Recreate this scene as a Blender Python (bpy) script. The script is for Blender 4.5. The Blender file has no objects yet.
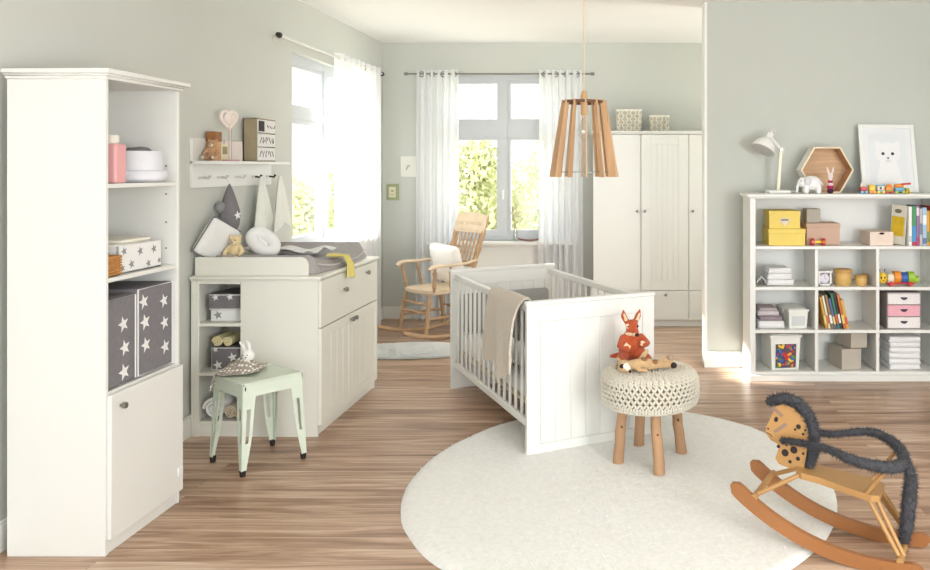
import bpy, bmesh, math, random
from mathutils import Vector, Matrix, Euler, noise
random.seed(7)
PI = math.pi
sc = bpy.context.scene
COL = sc.collection
R = math.radians
V = Vector

def at(px, py, Y):
    """a point at distance Y in front of the camera (metres)"""
    return V(((px-630)*Y/800, Y, 1.55+(168-py)*Y/800))
def xat(px, Y): return (px-630)*Y/800
def zat(py, Y): return 1.55+(168-py)*Y/800

# ------------------------------------------------------------------ materials
def lin(c):
    return tuple(((v/255)/12.92 if v/255 <= .04045 else ((v/255+.055)/1.055)**2.4) for v in c)
MATS = {}
def M(name, rgb, rough=.5, var=.05, vs=9.0, bump=0.0, bs=80.0, metal=0.0, spec=.5, stretch=None, sheen=0.0, trans=0.0):
    if name in MATS: return MATS[name]
    m = bpy.data.materials.new(name); m.use_nodes = True
    nt = m.node_tree; n = nt.nodes; b = n['Principled BSDF']
    tc = n.new('ShaderNodeTexCoord'); src = tc.outputs['Object']
    if stretch:
        mp = n.new('ShaderNodeMapping'); mp.inputs['Scale'].default_value = stretch
        nt.links.new(src, mp.inputs['Vector']); src = mp.outputs['Vector']
    nz = n.new('ShaderNodeTexNoise'); nz.inputs['Scale'].default_value = vs; nz.inputs['Detail'].default_value = 4
    nt.links.new(src, nz.inputs['Vector'])
    rp = n.new('ShaderNodeValToRGB'); c = lin(rgb)
    rp.color_ramp.elements[0].position = .3; rp.color_ramp.elements[1].position = .7
    rp.color_ramp.elements[0].color = tuple(min(1, x*(1-var)) for x in c)+(1,)
    rp.color_ramp.elements[1].color = tuple(min(1, x*(1+var)) for x in c)+(1,)
    nt.links.new(nz.outputs['Fac'], rp.inputs['Fac']); nt.links.new(rp.outputs['Color'], b.inputs['Base Color'])
    b.inputs['Roughness'].default_value = rough; b.inputs['Metallic'].default_value = metal
    b.inputs['Specular IOR Level'].default_value = spec
    if sheen: b.inputs['Sheen Weight'].default_value = sheen
    if trans: b.inputs['Transmission Weight'].default_value = trans
    if bump:
        n2 = n.new('ShaderNodeTexNoise'); n2.inputs['Scale'].default_value = bs; n2.inputs['Detail'].default_value = 3
        nt.links.new(src, n2.inputs['Vector'])
        bp = n.new('ShaderNodeBump'); bp.inputs['Strength'].default_value = bump; bp.inputs['Distance'].default_value = .01
        nt.links.new(n2.outputs['Fac'], bp.inputs['Height']); nt.links.new(bp.outputs['Normal'], b.inputs['Normal'])
    MATS[name] = m
    return m

def clear_mat(name, tint=(1,1,1), gloss=.06):
    m = bpy.data.materials.new(name); m.use_nodes = True
    nt = m.node_tree; n = nt.nodes; n.remove(n['Principled BSDF'])
    tr = n.new('ShaderNodeBsdfTransparent'); tr.inputs['Color'].default_value = tint+(1,)
    gl = n.new('ShaderNodeBsdfGlossy'); gl.inputs['Roughness'].default_value = .05
    mx = n.new('ShaderNodeMixShader'); mx.inputs[0].default_value = gloss
    nt.links.new(tr.outputs[0], mx.inputs[1]); nt.links.new(gl.outputs[0], mx.inputs[2])
    nt.links.new(mx.outputs[0], n['Material Output'].inputs['Surface'])
    return m
def sheer_mat(name, col, see):
    m = bpy.data.materials.new(name); m.use_nodes = True
    nt = m.node_tree; n = nt.nodes; n.remove(n['Principled BSDF'])
    tr = n.new('ShaderNodeBsdfTransparent')
    tl = n.new('ShaderNodeBsdfTranslucent'); tl.inputs['Color'].default_value = lin(col)+(1,)
    df = n.new('ShaderNodeBsdfDiffuse'); df.inputs['Color'].default_value = lin(col)+(1,)
    a = n.new('ShaderNodeMixShader'); a.inputs[0].default_value = .45
    nt.links.new(tl.outputs[0], a.inputs[1]); nt.links.new(df.outputs[0], a.inputs[2])
    wv = n.new('ShaderNodeTexNoise'); wv.inputs['Scale'].default_value = 40
    mt = n.new('ShaderNodeMath'); mt.operation = 'MULTIPLY_ADD'; mt.inputs[1].default_value = .1; mt.inputs[2].default_value = see
    nt.links.new(wv.outputs['Fac'], mt.inputs[0])
    mx = n.new('ShaderNodeMixShader'); nt.links.new(mt.outputs[0], mx.inputs[0])
    nt.links.new(a.outputs[0], mx.inputs[1]); nt.links.new(tr.outputs[0], mx.inputs[2])
    nt.links.new(mx.outputs[0], n['Material Output'].inputs['Surface'])
    return m

def floor_mat():
    m = bpy.data.materials.new('walnut laminate'); m.use_nodes = True
    nt = m.node_tree; n = nt.nodes; b = n['Principled BSDF']; L = nt.links.new
    tc = n.new('ShaderNodeTexCoord')
    br = n.new('ShaderNodeTexBrick'); br.inputs['Scale'].default_value = 1
    br.inputs['Brick Width'].default_value = 2.1; br.inputs['Row Height'].default_value = .105
    br.inputs['Mortar Size'].default_value = .0012; br.inputs['Color1'].default_value = (0,0,0,1); br.inputs['Color2'].default_value = (1,1,1,1)
    br.inputs['Mortar'].default_value = (.5,.5,.5,1); br.offset = .37
    L(tc.outputs['Object'], br.inputs['Vector'])
    # shift grain per plank
    sep = n.new('ShaderNodeVectorMath'); sep.operation = 'MULTIPLY_ADD'
    sep.inputs[1].default_value = (7, 0, 31); L(br.outputs['Color'], sep.inputs[0]); L(tc.outputs['Object'], sep.inputs[2])
    mp = n.new('ShaderNodeMapping'); mp.inputs['Scale'].default_value = (.75, 11, 1); L(sep.outputs[0], mp.inputs['Vector'])
    n1 = n.new('ShaderNodeTexNoise'); n1.inputs['Scale'].default_value = 1.5; n1.inputs['Detail'].default_value = 7; n1.inputs['Roughness'].default_value = .62
    n1.inputs['Distortion'].default_value = .9
    L(mp.outputs[0], n1.inputs['Vector'])
    mp2 = n.new('ShaderNodeMapping'); mp2.inputs['Scale'].default_value = (4, 95, 1); L(sep.outputs[0], mp2.inputs['Vector'])
    n2 = n.new('ShaderNodeTexNoise'); n2.inputs['Scale'].default_value = 1; n2.inputs['Detail'].default_value = 3; L(mp2.outputs[0], n2.inputs['Vector'])
    rp = n.new('ShaderNodeValToRGB'); e = rp.color_ramp.elements
    e[0].position = .28; e[0].color = lin((118,88,68))+(1,)
    e[1].position = .74; e[1].color = lin((230,208,186))+(1,)
    x = e.new(.44); x.color = lin((166,132,106))+(1,)
    x = e.new(.56); x.color = lin((194,162,136))+(1,)
    add = n.new('ShaderNodeMath'); add.operation = 'MULTIPLY_ADD'; add.inputs[1].default_value = .10; L(br.outputs['Color'], add.inputs[0])
    a2 = n.new('ShaderNodeMath'); a2.operation = 'MULTIPLY_ADD'; a2.inputs[1].default_value = .14; L(n2.outputs['Fac'], a2.inputs[0]); L(n1.outputs['Fac'], a2.inputs[2])
    L(a2.outputs[0], add.inputs[2])
    sb = n.new('ShaderNodeMath'); sb.operation = 'SUBTRACT'; sb.inputs[1].default_value = .12; L(add.outputs[0], sb.inputs[0])
    L(sb.outputs[0], rp.inputs['Fac'])
    mx = n.new('ShaderNodeMixRGB'); mx.blend_type = 'MULTIPLY'; mx.inputs[2].default_value = (.72,.66,.6,1)
    L(br.outputs['Fac'], mx.inputs[0]); L(rp.outputs['Color'], mx.inputs[1]); L(mx.outputs[0], b.inputs['Base Color'])
    b.inputs['Roughness'].default_value = .33; b.inputs['Specular IOR Level'].default_value = .5
    return m

def dots_mat(name, base, dot, scale, rad=.3):
    m = bpy.data.materials.new(name); m.use_nodes = True
    nt = m.node_tree; n = nt.nodes; b = n['Principled BSDF']; L = nt.links.new
    tc = n.new('ShaderNodeTexCoord'); vo = n.new('ShaderNodeTexVoronoi'); vo.inputs['Scale'].default_value = scale
    vo.inputs['Randomness'].default_value = .35; L(tc.outputs['Object'], vo.inputs['Vector'])
    rp = n.new('ShaderNodeValToRGB'); rp.color_ramp.interpolation = 'CONSTANT'
    rp.color_ramp.elements[0].color = lin(dot)+(1,); rp.color_ramp.elements[1].position = rad; rp.color_ramp.elements[1].color = lin(base)+(1,)
    L(vo.outputs['Distance'], rp.inputs['Fac']); L(rp.outputs['Color'], b.inputs['Base Color']); b.inputs['Roughness'].default_value = .85
    return m

WHITE = M('white lacquer', (235,234,228), .38, .012, 3)
WALLM = M('sage grey wall paint', (210,211,203), .85, .02, 1.2, .05, 180)
CEILM = M('white ceiling paint', (252,251,248), .9, .01, 1.5)
TRIMM = M('white trim paint', (244,243,236), .5, .01, 2)
FLOORM = floor_mat()
STEEL = M('brushed steel', (150,148,144), .3, .05, 30, metal=1)
DARKST = M('dark iron', (60,58,56), .4, .05, 30, metal=.8)
GREYF = M('charcoal felt', (126,122,125), .9, .06, 40, .2, 300)
WHITEF = M('white cotton', (240,239,236), .9, .02, 20, .15, 220, sheen=.2)
STARW = M('white star print', (238,237,234), .85, .02, 20)
GREYSTAR = M('grey star print', (150,148,148), .85, .04, 20)
GLASS = clear_mat('window glass')

# ------------------------------------------------------------------ mesh builder (plain lists)
class MB:
    def __init__(s): s.v = []; s.f = []; s.m = []; s.mi = 0; s.xf = None
    def add(s, vs, fs):
        o = len(s.v)
        if s.xf is not None: vs = [s.xf @ V(p) for p in vs]
        s.v += [tuple(p) for p in vs]
        for f in fs: s.f.append(tuple(i+o for i in f)); s.m.append(s.mi)
        return s
    def box(s, x0, x1, y0, y1, z0, z1, c=.0015):
        x0, x1 = min(x0,x1), max(x0,x1); y0, y1 = min(y0,y1), max(y0,y1); z0, z1 = min(z0,z1), max(z0,z1)
        c = min(c, (x1-x0)*.45, (y1-y0)*.45, (z1-z0)*.45)
        vs = []; idx = {}
        X = (x0,x1); Y = (y0,y1); Z = (z0,z1); sg = (1,-1)
        for i in (0,1):
            for j in (0,1):
                for k in (0,1):
                    a = (X[i]+sg[i]*c, Y[j]+sg[j]*c, Z[k]+sg[k]*c)
                    for ax in range(3):
                        p = list(a); p[ax] = (X[i],Y[j],Z[k])[ax]
                        idx[(i,j,k,ax)] = len(vs); vs.append(tuple(p))
        fs = []
        for ax in range(3):
            b, d = (ax+1) % 3, (ax+2) % 3
            for s_ in (0,1):
                q = []
                for (p, r) in ((0,0),(1,0),(1,1),(0,1)):
                    k = [0,0,0]; k[ax] = s_; k[b] = p; k[d] = r; q.append(idx[(*k, ax)])
                fs.append(q if s_ else q[::-1])
        for ax in range(3):       # edges along ax
            b, d = (ax+1) % 3, (ax+2) % 3
            for p in (0,1):
                for r in (0,1):
                    k0 = [0,0,0]; k0[b] = p; k0[d] = r; k1 = list(k0); k1[ax] = 1
                    q = [idx[(*k0,b)], idx[(*k1,b)], idx[(*k1,d)], idx[(*k0,d)]]
                    fs.append(q if p != r else q[::-1])
        for i in (0,1):
            for j in (0,1):
                for k in (0,1):
                    q = [idx[(i,j,k,0)], idx[(i,j,k,1)], idx[(i,j,k,2)]]
                    fs.append(q if (i+j+k) % 2 else q[::-1])
        return s.add(vs, fs)
    def rbox(s, c, d, r, wob=0.0, wf=8.0, n=5, bulge=0.0):
        """rounded box; wob adds soft unevenness, bulge a pillow swell"""
        hx, hy, hz = d[0]/2, d[1]/2, d[2]/2; r = min(r, hx*.98, hy*.98, hz*.98)
        def samp(h):
            a = [-h, -h+.12*r, -h+.4*r, -h+r]
            inner = [(-h+r)+(2*(h-r))*i/n for i in range(1, n)]
            return a+inner+[h-r, h-.4*r, h-.12*r, h]
        S = (samp(hx), samp(hy), samp(hz)); H = (hx,hy,hz)
        vs = []; key = {}; fs = []
        sd = V((random.random()*9, random.random()*9, random.random()*9))
        def vid(p):
            k = tuple(round(q, 6) for q in p)
            if k in key: return key[k]
            inn = V([max(-(H[i]-r), min(H[i]-r, p[i])) for i in range(3)])
            dd = V(p)-inn
            if dd.length > 1e-9: dd.normalize()
            q = inn+dd*r
            if bulge:
                q.z *= 1+bulge*(1-(p[0]/hx)**2)*(1-(p[1]/hy)**2)
            w = q+V(c)
            if wob: w += dd*wob*noise.noise(w*wf+sd)
            key[k] = len(vs); vs.append(w); return key[k]
        for ax in range(3):
            b, e = (ax+1) % 3, (ax+2) % 3
            for sgn in (-1,1):
                for i in range(len(S[b])-1):
                    for j in range(len(S[e])-1):
                        q = []
                        for (p, t) in ((i,j),(i+1,j),(i+1,j+1),(i,j+1)):
                            k = [0,0,0]; k[ax] = sgn*H[ax]; k[b] = S[b][p]; k[e] = S[e][t]; q.append(vid(k))
                        fs.append(q if sgn > 0 else q[::-1])
        return s.add(vs, fs)
    def tube(s, pts, r, seg=10, closed=False, caps=True, flat=1.0):
        pts = [V(p) for p in pts]; n = len(pts)
        rs = r if isinstance(r, (list, tuple)) else [r]*n
        tan = []
        for i in range(n):
            a = pts[(i-1) % n] if closed or i > 0 else pts[i]
            b = pts[(i+1) % n] if closed or i < n-1 else pts[i]
            t = b-a; tan.append(t.normalized() if t.length > 1e-9 else V((0,0,1)))
        up = V((0,0,1)) if abs(tan[0].z) < .9 else V((1,0,0))
        nr = (up-tan[0]*up.dot(tan[0])).normalized()
        vs = []; fs = []
        for i in range(n):
            nr = (nr-tan[i]*nr.dot(tan[i]))
            nr = nr.normalized() if nr.length > 1e-9 else tan[i].orthogonal().normalized()
            bn = tan[i].cross(nr)
            for k in range(seg):
                a = 2*PI*k/seg
                vs.append(pts[i]+nr*math.cos(a)*rs[i]*flat+bn*math.sin(a)*rs[i])
        for i in range(n if closed else n-1):
            j = (i+1) % n
            for k in range(seg):
                k2 = (k+1) % seg
                fs.append((i*seg+k, i*seg+k2, j*seg+k2, j*seg+k))
        if caps and not closed:
            fs.append(tuple(range(seg))[::-1]); fs.append(tuple((n-1)*seg+k for k in range(seg)))
        return s.add(vs, fs)
    def cyl(s, p0, p1, r0, r1=None, seg=16, caps=True):
        return s.tube([p0, p1], [r0, r0 if r1 is None else r1], seg, False, caps)
    def lathe(s, prof, c=(0,0,0), seg=24, wob=0.0):
        vs = []; fs = []; n = len(prof); c = V(c)
        for (r, z) in prof:
            for k in range(seg):
                a = 2*PI*k/seg; rr = max(r, 1e-5)
                p = V((math.cos(a)*rr, math.sin(a)*rr, z))+c
                if wob: p += V((math.cos(a), math.sin(a), 0))*wob*noise.noise(p*12)
                vs.append(p)
        for i in range(n-1):
            for k in range(seg):
                k2 = (k+1) % seg; fs.append((i*seg+k, i*seg+k2, (i+1)*seg+k2, (i+1)*seg+k))
        fs.append(tuple(range(seg))[::-1]); fs.append(tuple((n-1)*seg+k for k in range(seg)))
        return s.add(vs, fs)
    def ell(s, c, r, rot=None, seg=16, rings=10):
        if not isinstance(r, (tuple, list)): r = (r,r,r)
        m = Euler([R(a) for a in rot]).to_matrix() if rot else Matrix.Identity(3)
        vs = []; fs = []; c = V(c)
        for i in range(rings+1):
            th = PI*i/rings
            for k in range(seg):
                a = 2*PI*k/seg; st = max(math.sin(th), 1e-4)
                vs.append(c+m @ V((r[0]*st*math.cos(a), r[1]*st*math.sin(a), -r[2]*math.cos(th))))
        for i in range(rings):
            for k in range(seg):
                k2 = (k+1) % seg; fs.append((i*seg+k, i*seg+k2, (i+1)*seg+k2, (i+1)*seg+k))
        return s.add(vs, fs)
    def prism(s, poly, o, u, v, w):
        """polygon poly (a,b) in the plane o + a*u + b*v, extruded by vector w"""
        o, u, v, w = V(o), V(u), V(v), V(w); n = len(poly)
        ar = sum(poly[i][0]*poly[(i+1) % n][1]-poly[(i+1) % n][0]*poly[i][1] for i in range(n))
        if (ar > 0) != (u.cross(v).dot(w) > 0): poly = poly[::-1]
        b = [o+u*p[0]+v*p[1] for p in poly]; t = [p+w for p in b]
        fs = [tuple(range(n))[::-1], tuple(range(n, 2*n))]
        for i in range(n):
            j = (i+1) % n; fs.append((i, j, n+j, n+i))
        return s.add(b+t, fs)
    def star(s, c, u, v, r, rot=0):
        c, u, v = V(c), V(u), V(v); u = u.normalized(); v = v.normalized(); vs = [c]
        for k in range(10):
            a = rot+PI/2+k*PI/5; q = r if k % 2 == 0 else r*.42
            vs.append(c+u*math.cos(a)*q+v*math.sin(a)*q)
        return s.add(vs, [(0, 1+k, 1+(k+1) % 10) for k in range(10)])
    def disc(s, c, u, v, r, seg=14, ry=None):
        c, u, v = V(c), V(u).normalized(), V(v).normalized(); ry = ry or r
        return s.add([c+u*math.cos(2*PI*k/seg)*r+v*math.sin(2*PI*k/seg)*ry for k in range(seg)], [tuple(range(seg))])
    def cloth(s, f, nu, nv, th=.004):
        """closed sheet: f(u,v) with u,v in 0..1, given a thickness"""
        P = [[V(f(i/nu, j/nv)) for j in range(nv+1)] for i in range(nu+1)]
        N = []
        for i in range(nu+1):
            row = []
            for j in range(nv+1):
                a = P[min(i+1,nu)][j]-P[max(i-1,0)][j]; b = P[i][min(j+1,nv)]-P[i][max(j-1,0)]
                c = a.cross(b); row.append(c.normalized() if c.length > 1e-12 else V((0,0,1)))
            N.append(row)
        vs = []
        for sg in (.5, -.5):
            for i in range(nu+1):
                for j in range(nv+1): vs.append(P[i][j]+N[i][j]*th*sg)
        W = nv+1; O = (nu+1)*W; fs = []
        for i in range(nu):
            for j in range(nv):
                q = (i*W+j, (i+1)*W+j, (i+1)*W+j+1, i*W+j+1)
                fs.append(q); fs.append(tuple(k+O for k in q[::-1]))
        for i in range(nu):
            a, b = i*W, (i+1)*W; fs.append((a, a+O, b+O, b)); a, b = i*W+nv, (i+1)*W+nv; fs.append((a, b, b+O, a+O))
        for j in range(nv):
            a, b = j, j+1; fs.append((a, b, b+O, a+O)); a, b = nu*W+j, nu*W+j+1; fs.append((a, a+O, b+O, b))
        return s.add(vs, fs)
    def fuzz(s, pts, rad, n, ln, w=.0025):
        pts = [V(p) for p in pts]; seglen = [(pts[i+1]-pts[i]).length for i in range(len(pts)-1)]; tot = sum(seglen)
        rs = rad if isinstance(rad, (list,tuple)) else [rad]*len(pts)
        for _ in range(n):
            t = random.random()*tot; i = 0
            while i < len(seglen)-1 and t > seglen[i]: t -= seglen[i]; i += 1
            k = t/max(seglen[i], 1e-9); p = pts[i].lerp(pts[i+1], k); r = rs[i]*(1-k)+rs[i+1]*k
            d = V((random.gauss(0,1), random.gauss(0,1), random.gauss(0,1))).normalized()
            tg = (pts[i+1]-pts[i]).normalized(); d = (d-tg*d.dot(tg)*.7).normalized()
            b = p+d*r*.9; e = b+(d+V((random.uniform(-.5,.5), random.uniform(-.5,.5), random.uniform(-.6,.3))))*ln*random.uniform(.5,1.1)
            q = d.orthogonal().normalized(); q.rotate(Matrix.Rotation(random.random()*6.28, 3, d))
            s.add([b-q*w, b+q*w, e], [(0,1,2)])
        return s
    def build(s, name, mats, parent=None, local=False, smooth=40, structure=False, origin=True):
        me = bpy.data.meshes.new(name)
        vs = s.v; loc = V((0,0,0))
        if parent is not None and not local:
            inv = MW[parent].inverted(); vs = [tuple(inv @ V(p)) for p in vs]
        elif parent is None and not structure and origin:
            xs = [p[0] for p in vs]; ys = [p[1] for p in vs]; zs = [p[2] for p in vs]
            loc = V(((min(xs)+max(xs))/2, (min(ys)+max(ys))/2, min(zs)))
            vs = [(p[0]-loc.x, p[1]-loc.y, p[2]-loc.z) for p in vs]
        me.from_pydata(vs, [], s.f)
        for m in (mats if isinstance(mats, (list,tuple)) else [mats]): me.materials.append(m)
        me.polygons.foreach_set('material_index', s.m)
        bm = bmesh.new(); bm.from_mesh(me); bmesh.ops.recalc_face_normals(bm, faces=bm.faces); bm.to_mesh(me); bm.free()
        if smooth:
            me.polygons.foreach_set('use_smooth', [True]*len(me.polygons)); me.set_sharp_from_angle(angle=R(smooth))
        me.update()
        o = bpy.data.objects.new(name, me); COL.objects.link(o); o.location = loc
        if parent is not None: o.parent = parent; MW[o] = MW[parent]
        else: MW[o] = Matrix.Translation(loc)
        if structure: o['kind'] = 'structure'
        return o
MW = {}
def tag(o, label, cat, group=None):
    o['label'] = label; o['category'] = cat
    if group: o['group'] = group
    return o
def thing(name, label, cat, loc=(0,0,0), rot=(0,0,0), group=None):
    o = bpy.data.objects.new(name, None); COL.objects.link(o); o.empty_display_size = .1
    o.location = loc; o.rotation_euler = rot
    MW[o] = Matrix.Translation(V(loc)) @ Euler(rot).to_matrix().to_4x4()
    return tag(o, label, cat, group)
def copy_thing(root, loc, label, group=None):
    def cp(o, par):
        c = o.copy(); COL.objects.link(c)
        if par: c.parent = par
        for ch in [x for x in bpy.data.objects if x.parent == o and x != c]: cp(ch, c)
        return c
    kids = [x for x in bpy.data.objects if x.parent == root]
    r = root.copy(); COL.objects.link(r); r.location = loc; r['label'] = label
    MW[r] = Matrix.Translation(V(loc)) @ root.rotation_euler.to_matrix().to_4x4()
    for k in kids:
        c = k.copy(); COL.objects.link(c); c.parent = r
        for g in [x for x in bpy.data.objects if x.parent == k]:
            d = g.copy(); COL.objects.link(d); d.parent = c
    if group: r['group'] = group
    return r
def B(*a, **k): return MB().box(*a, **k)
def remesh(o, size, smooth=2):
    m = o.modifiers.new('skin', 'REMESH'); m.mode = 'VOXEL'; m.voxel_size = size; m.use_smooth_shade = True
    if smooth:
        k = o.modifiers.new('soft', 'SMOOTH'); k.factor = .5; k.iterations = smooth
    return o
def knob(name, c, axis, r, mat, parent, local=False):
    c = V(c); a = V(axis); k = MB()
    k.tube([c, c+a*r*.9, c+a*r*.95, c+a*r*1.9, c+a*r*2.1], [r*.5, r*.5, r, r, r*.7], 12)
    return k.build(name, mat, parent, local)
# ================================================================== THE ROOM
CE = 2.84; WL = -2.55; WB = 8.25
def struct(name, mb, mat, parent=None): return mb.build(name, mat, parent, structure=parent is None)
struct('floor', B(-2.75, 3.4, -1.5, 8.5, -.06, 0), FLOORM)
struct('ceiling', B(-2.75, 3.4, -1.5, 8.5, CE, CE+.08), CEILM)
w = MB()                                    # wall with its window opening
Y0, Y1, Z0, Z1 = 6.04, 7.72, .90, 2.43
w.box(WL-.22, WL, -1.5, Y0, 0, CE, 0).box(WL-.22, WL, Y1, WB+.25, 0, CE, 0).box(WL-.22, WL, Y0, Y1, 0, Z0, 0).box(WL-.22, WL, Y0, Y1, Z1, CE, 0)
struct('wall_left', w, WALLM)
bX0, bX1, bZ0, bZ1 = -2.0, -.62, .80, 2.52
w = MB()
w.box(WL, bX0, WB, WB+.25, 0, CE, 0).box(bX1, 3.4, WB, WB+.25, 0, CE, 0).box(bX0, bX1, WB, WB+.25, 0, bZ0, 0).box(bX0, bX1, WB, WB+.25, bZ1, CE, 0)
struct('wall_back', w, WALLM)
struct('wall_right', B(.60, 3.4, 6.23, 6.43, 0, CE, 0), M('sage green wall paint', (202,205,196), .85, .02, 1.2, .05, 180))
struct('wall_side', B(3.4, 3.5, -1.5, 6.43, 0, CE, 0), WALLM)
struct('trim_1', B(.578, .60, 6.222, 6.438, 0, CE, .002), TRIMM)
def skirting(name, x0, x1, y0, y1, h=.125):
    m = MB(); m.box(x0, x1, y0, y1, 0, h-.012, .001); m.box(x0+.002, x1-.002, y0+.002, y1-.002, h-.012, h, .003)
    return struct(name, m, TRIMM)
skirting('baseboard_left', WL, WL+.018, -1.5, WB)
skirting('baseboard_back', WL+.018, 3.4, WB-.018, WB)
skirting('baseboard_right', .578, 3.4, 6.212, 6.23)
# apron panel below the back window
a = B(bX0-.06, bX1+.06, WB-.014, WB, .13, bZ0-.03); struct('trim_2', a, TRIMM)

def window(name, o, u, n, L, z0, z1, mull, mw, tr0, tr1, mat=M('window paint greyed for shade', (206,209,211), .5, .01, 2)):  # frame colour is greyed to stand for shade on the room side
    """o: corner of the opening on the inner wall face, u along the wall, n outwards"""
    o, u, n = V(o), V(u), V(n)
    def bar(m, a0, a1, zz0, zz1, d0, d1):
        m.prism([(a0,zz0),(a1,zz0),(a1,zz1),(a0,zz1)], o+n*d0, u, V((0,0,1)), n*(d1-d0))
    root = MB()
    for (p0,p1,q0,q1) in ((0,.06,z0,z1),(L-.06,L,z0,z1),(.06,L-.06,z1-.06,z1),(.06,L-.06,z0,z0+.06)): bar(root, p0,p1,q0,q1,.06,.14)
    bar(root, mull-mw/2, mull+mw/2, z0+.06, z1-.06, .055, .14)
    bar(root, .06, mull-mw/2, tr0, tr1, .06, .14); bar(root, mull+mw/2, L-.06, tr0, tr1, .06, .14)
    W = struct(name, root, mat)
    for (p0,p1) in ((.06, mull-mw/2),(mull+mw/2, L-.06)):
        for (q0,q1) in ((z0+.06,tr0),(tr1,z1-.06)):
            f = MB(); t = .035
            bar(f,p0,p0+t,q0,q1,.07,.125); bar(f,p1-t,p1,q0,q1,.07,.125); bar(f,p0+t,p1-t,q0,q0+t+.01,.07,.125); bar(f,p0+t,p1-t,q1-t,q1,.07,.125)
            F = f.build('casement', mat, W)
            g = MB(); bar(g, p0+t, p1-t, q0+t+.01, q1-t, .095, .1); g.build('pane', GLASS, F)
    h = MB()
    hz = z0+(tr0-z0)*.48; c = o+u*mull+n*.055+V((0,0,hz))
    h.tube([c, c-n*.03, c-n*.035-V((0,0,.09))], [.011,.009,.008], 8); h.build('window_handle', TRIMM, W)
    s = MB(); bar(s, -.06, L+.06, z0-.03, z0, -.13, .06); s.build('window_sill', TRIMM, W)
    return W
window('window_1', (WL, Y0, 0), (0,1,0), (-1,0,0), Y1-Y0, Z0, Z1, 6.86-Y0, .075, 1.93, 2.0)
window('window_2', (bX0, WB, 0), (1,0,0), (0,1,0), bX1-bX0, bZ0, bZ1, -1.312-bX0, .075, 1.875, 2.015)

# ------------------------------------------------------------------ outside: bushes, lawn, a pale house
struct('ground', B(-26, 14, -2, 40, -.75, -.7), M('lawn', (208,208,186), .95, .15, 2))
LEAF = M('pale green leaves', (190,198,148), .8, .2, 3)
LEAF2 = M('yellow green leaves', (200,202,152), .8, .2, 3)
BARK = M('grey bark', (140,125,105), .9, .15, 10)
def bush(c, r, n, label, mat, seed, leaf=.06):
    rnd = random.Random(seed); c = V(c)
    t = thing('garden_bush', label, 'bush', (c.x, c.y, -.7), group=None)
    f = MB()
    for _ in range(int(n*1.6)):
        d = V((rnd.gauss(0,1), rnd.gauss(0,1), rnd.gauss(0,1))).normalized()
        k = rnd.uniform(.45,1)**.6*(1+.28*noise.noise(d*2.3+V((seed,0,0))))
        p = c+V((d.x*r[0]*k, d.y*r[1]*k, d.z*r[2]*k))
        u = V((rnd.gauss(0,1), rnd.gauss(0,1), rnd.gauss(0,1))).normalized(); v = u.orthogonal().normalized(); v.rotate(Matrix.Rotation(rnd.random()*6.28, 3, u))
        q = leaf*rnd.uniform(.6,1.3)
        f.add([p-u*q, p+v*q*.45, p+u*q, p-v*q*.45], [(0,1,2,3)])
    for _ in range(26):
        d = V((rnd.gauss(0,1), rnd.gauss(0,1), rnd.gauss(0,1))).normalized(); k = rnd.uniform(.3,.55)
        f.ell(c+V((d.x*r[0]*k,d.y*r[1]*k,d.z*r[2]*k)), tuple(q_*rnd.uniform(.24,.34) for q_ in r), None, 10, 7)
    f.build('foliage', mat, t, smooth=0)
    s = MB()
    for k in range(5):
        a = k*1.3; s.tube([c+V((.1*math.cos(a),.1*math.sin(a),-.7-c.z)), c+V((r[0]*.25*math.cos(a),r[1]*.25*math.sin(a),0)), c+V((r[0]*.5*math.cos(a),r[1]*.5*math.sin(a),r[2]*.5))], [.05,.035,.015], 6)
    s.build('stem', BARK, t)
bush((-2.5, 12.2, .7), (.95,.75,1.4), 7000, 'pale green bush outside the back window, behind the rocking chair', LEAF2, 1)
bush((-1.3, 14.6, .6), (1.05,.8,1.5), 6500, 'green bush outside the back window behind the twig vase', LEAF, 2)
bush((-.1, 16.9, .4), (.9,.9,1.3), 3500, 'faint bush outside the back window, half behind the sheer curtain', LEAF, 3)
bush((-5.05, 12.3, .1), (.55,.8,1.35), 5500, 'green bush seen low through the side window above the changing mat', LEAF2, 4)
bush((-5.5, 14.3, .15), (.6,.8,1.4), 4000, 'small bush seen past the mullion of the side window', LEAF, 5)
h = thing('house', 'pale distant house with a grey roof beyond the back window', 'house', (-2.2, 30, -.7))
B(-4.5, .5, 28, 33, -.7, 2.9).build('wall', M('pale render', (240,236,228), .9, .02), h)
MB().prism([(-5,2.9),(1,2.9),(-2,4.6)], (0,27.7,0), (1,0,0), (0,0,1), (0,5.6,0)).build('roof', M('pale roof tiles', (205,190,180), .9, .08, 6), h)

# ------------------------------------------------------------------ curtains and rods
SHEER = sheer_mat('sheer white voile', (253,253,253), .07)
def curtain(p0, p1, z0, z1, folds, amp, label, seed, eyes):
    p0, p1 = V(p0), V(p1); d = p1-p0; L = d.length; u = d.normalized(); nrm = V((-u.y, u.x, 0)); ph = seed*1.7
    t = thing('sheer_curtain', label, 'curtain', ((p0+p1)/2)+V((0,0,z0)))
    def f(a, b):
        zz = z1+(z0-z1)*b
        s_ = math.sin(a*folds*2*PI+ph)*amp*(.75+.35*b)+.3*amp*math.sin(a*folds*4.3*PI+ph*2+b*2)
        x = a*L+.015*b*math.sin(a*9+ph)
        return p0+u*x+nrm*s_+V((0,0,zz))
    MB().cloth(f, folds*14, 8, .0015).build('voile', SHEER, t)
    for e in eyes:
        c = p0+u*e*L+V((0,0,z1-.045)); m = MB()
        m.tube([c+V((0,0,1))*.026*math.cos(2*PI*k/14)+u*.026*math.sin(2*PI*k/14)+nrm*.001 for k in range(14)], .0055, 6, True)
        m.build('eyelet', STEEL, t)
    return t
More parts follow.
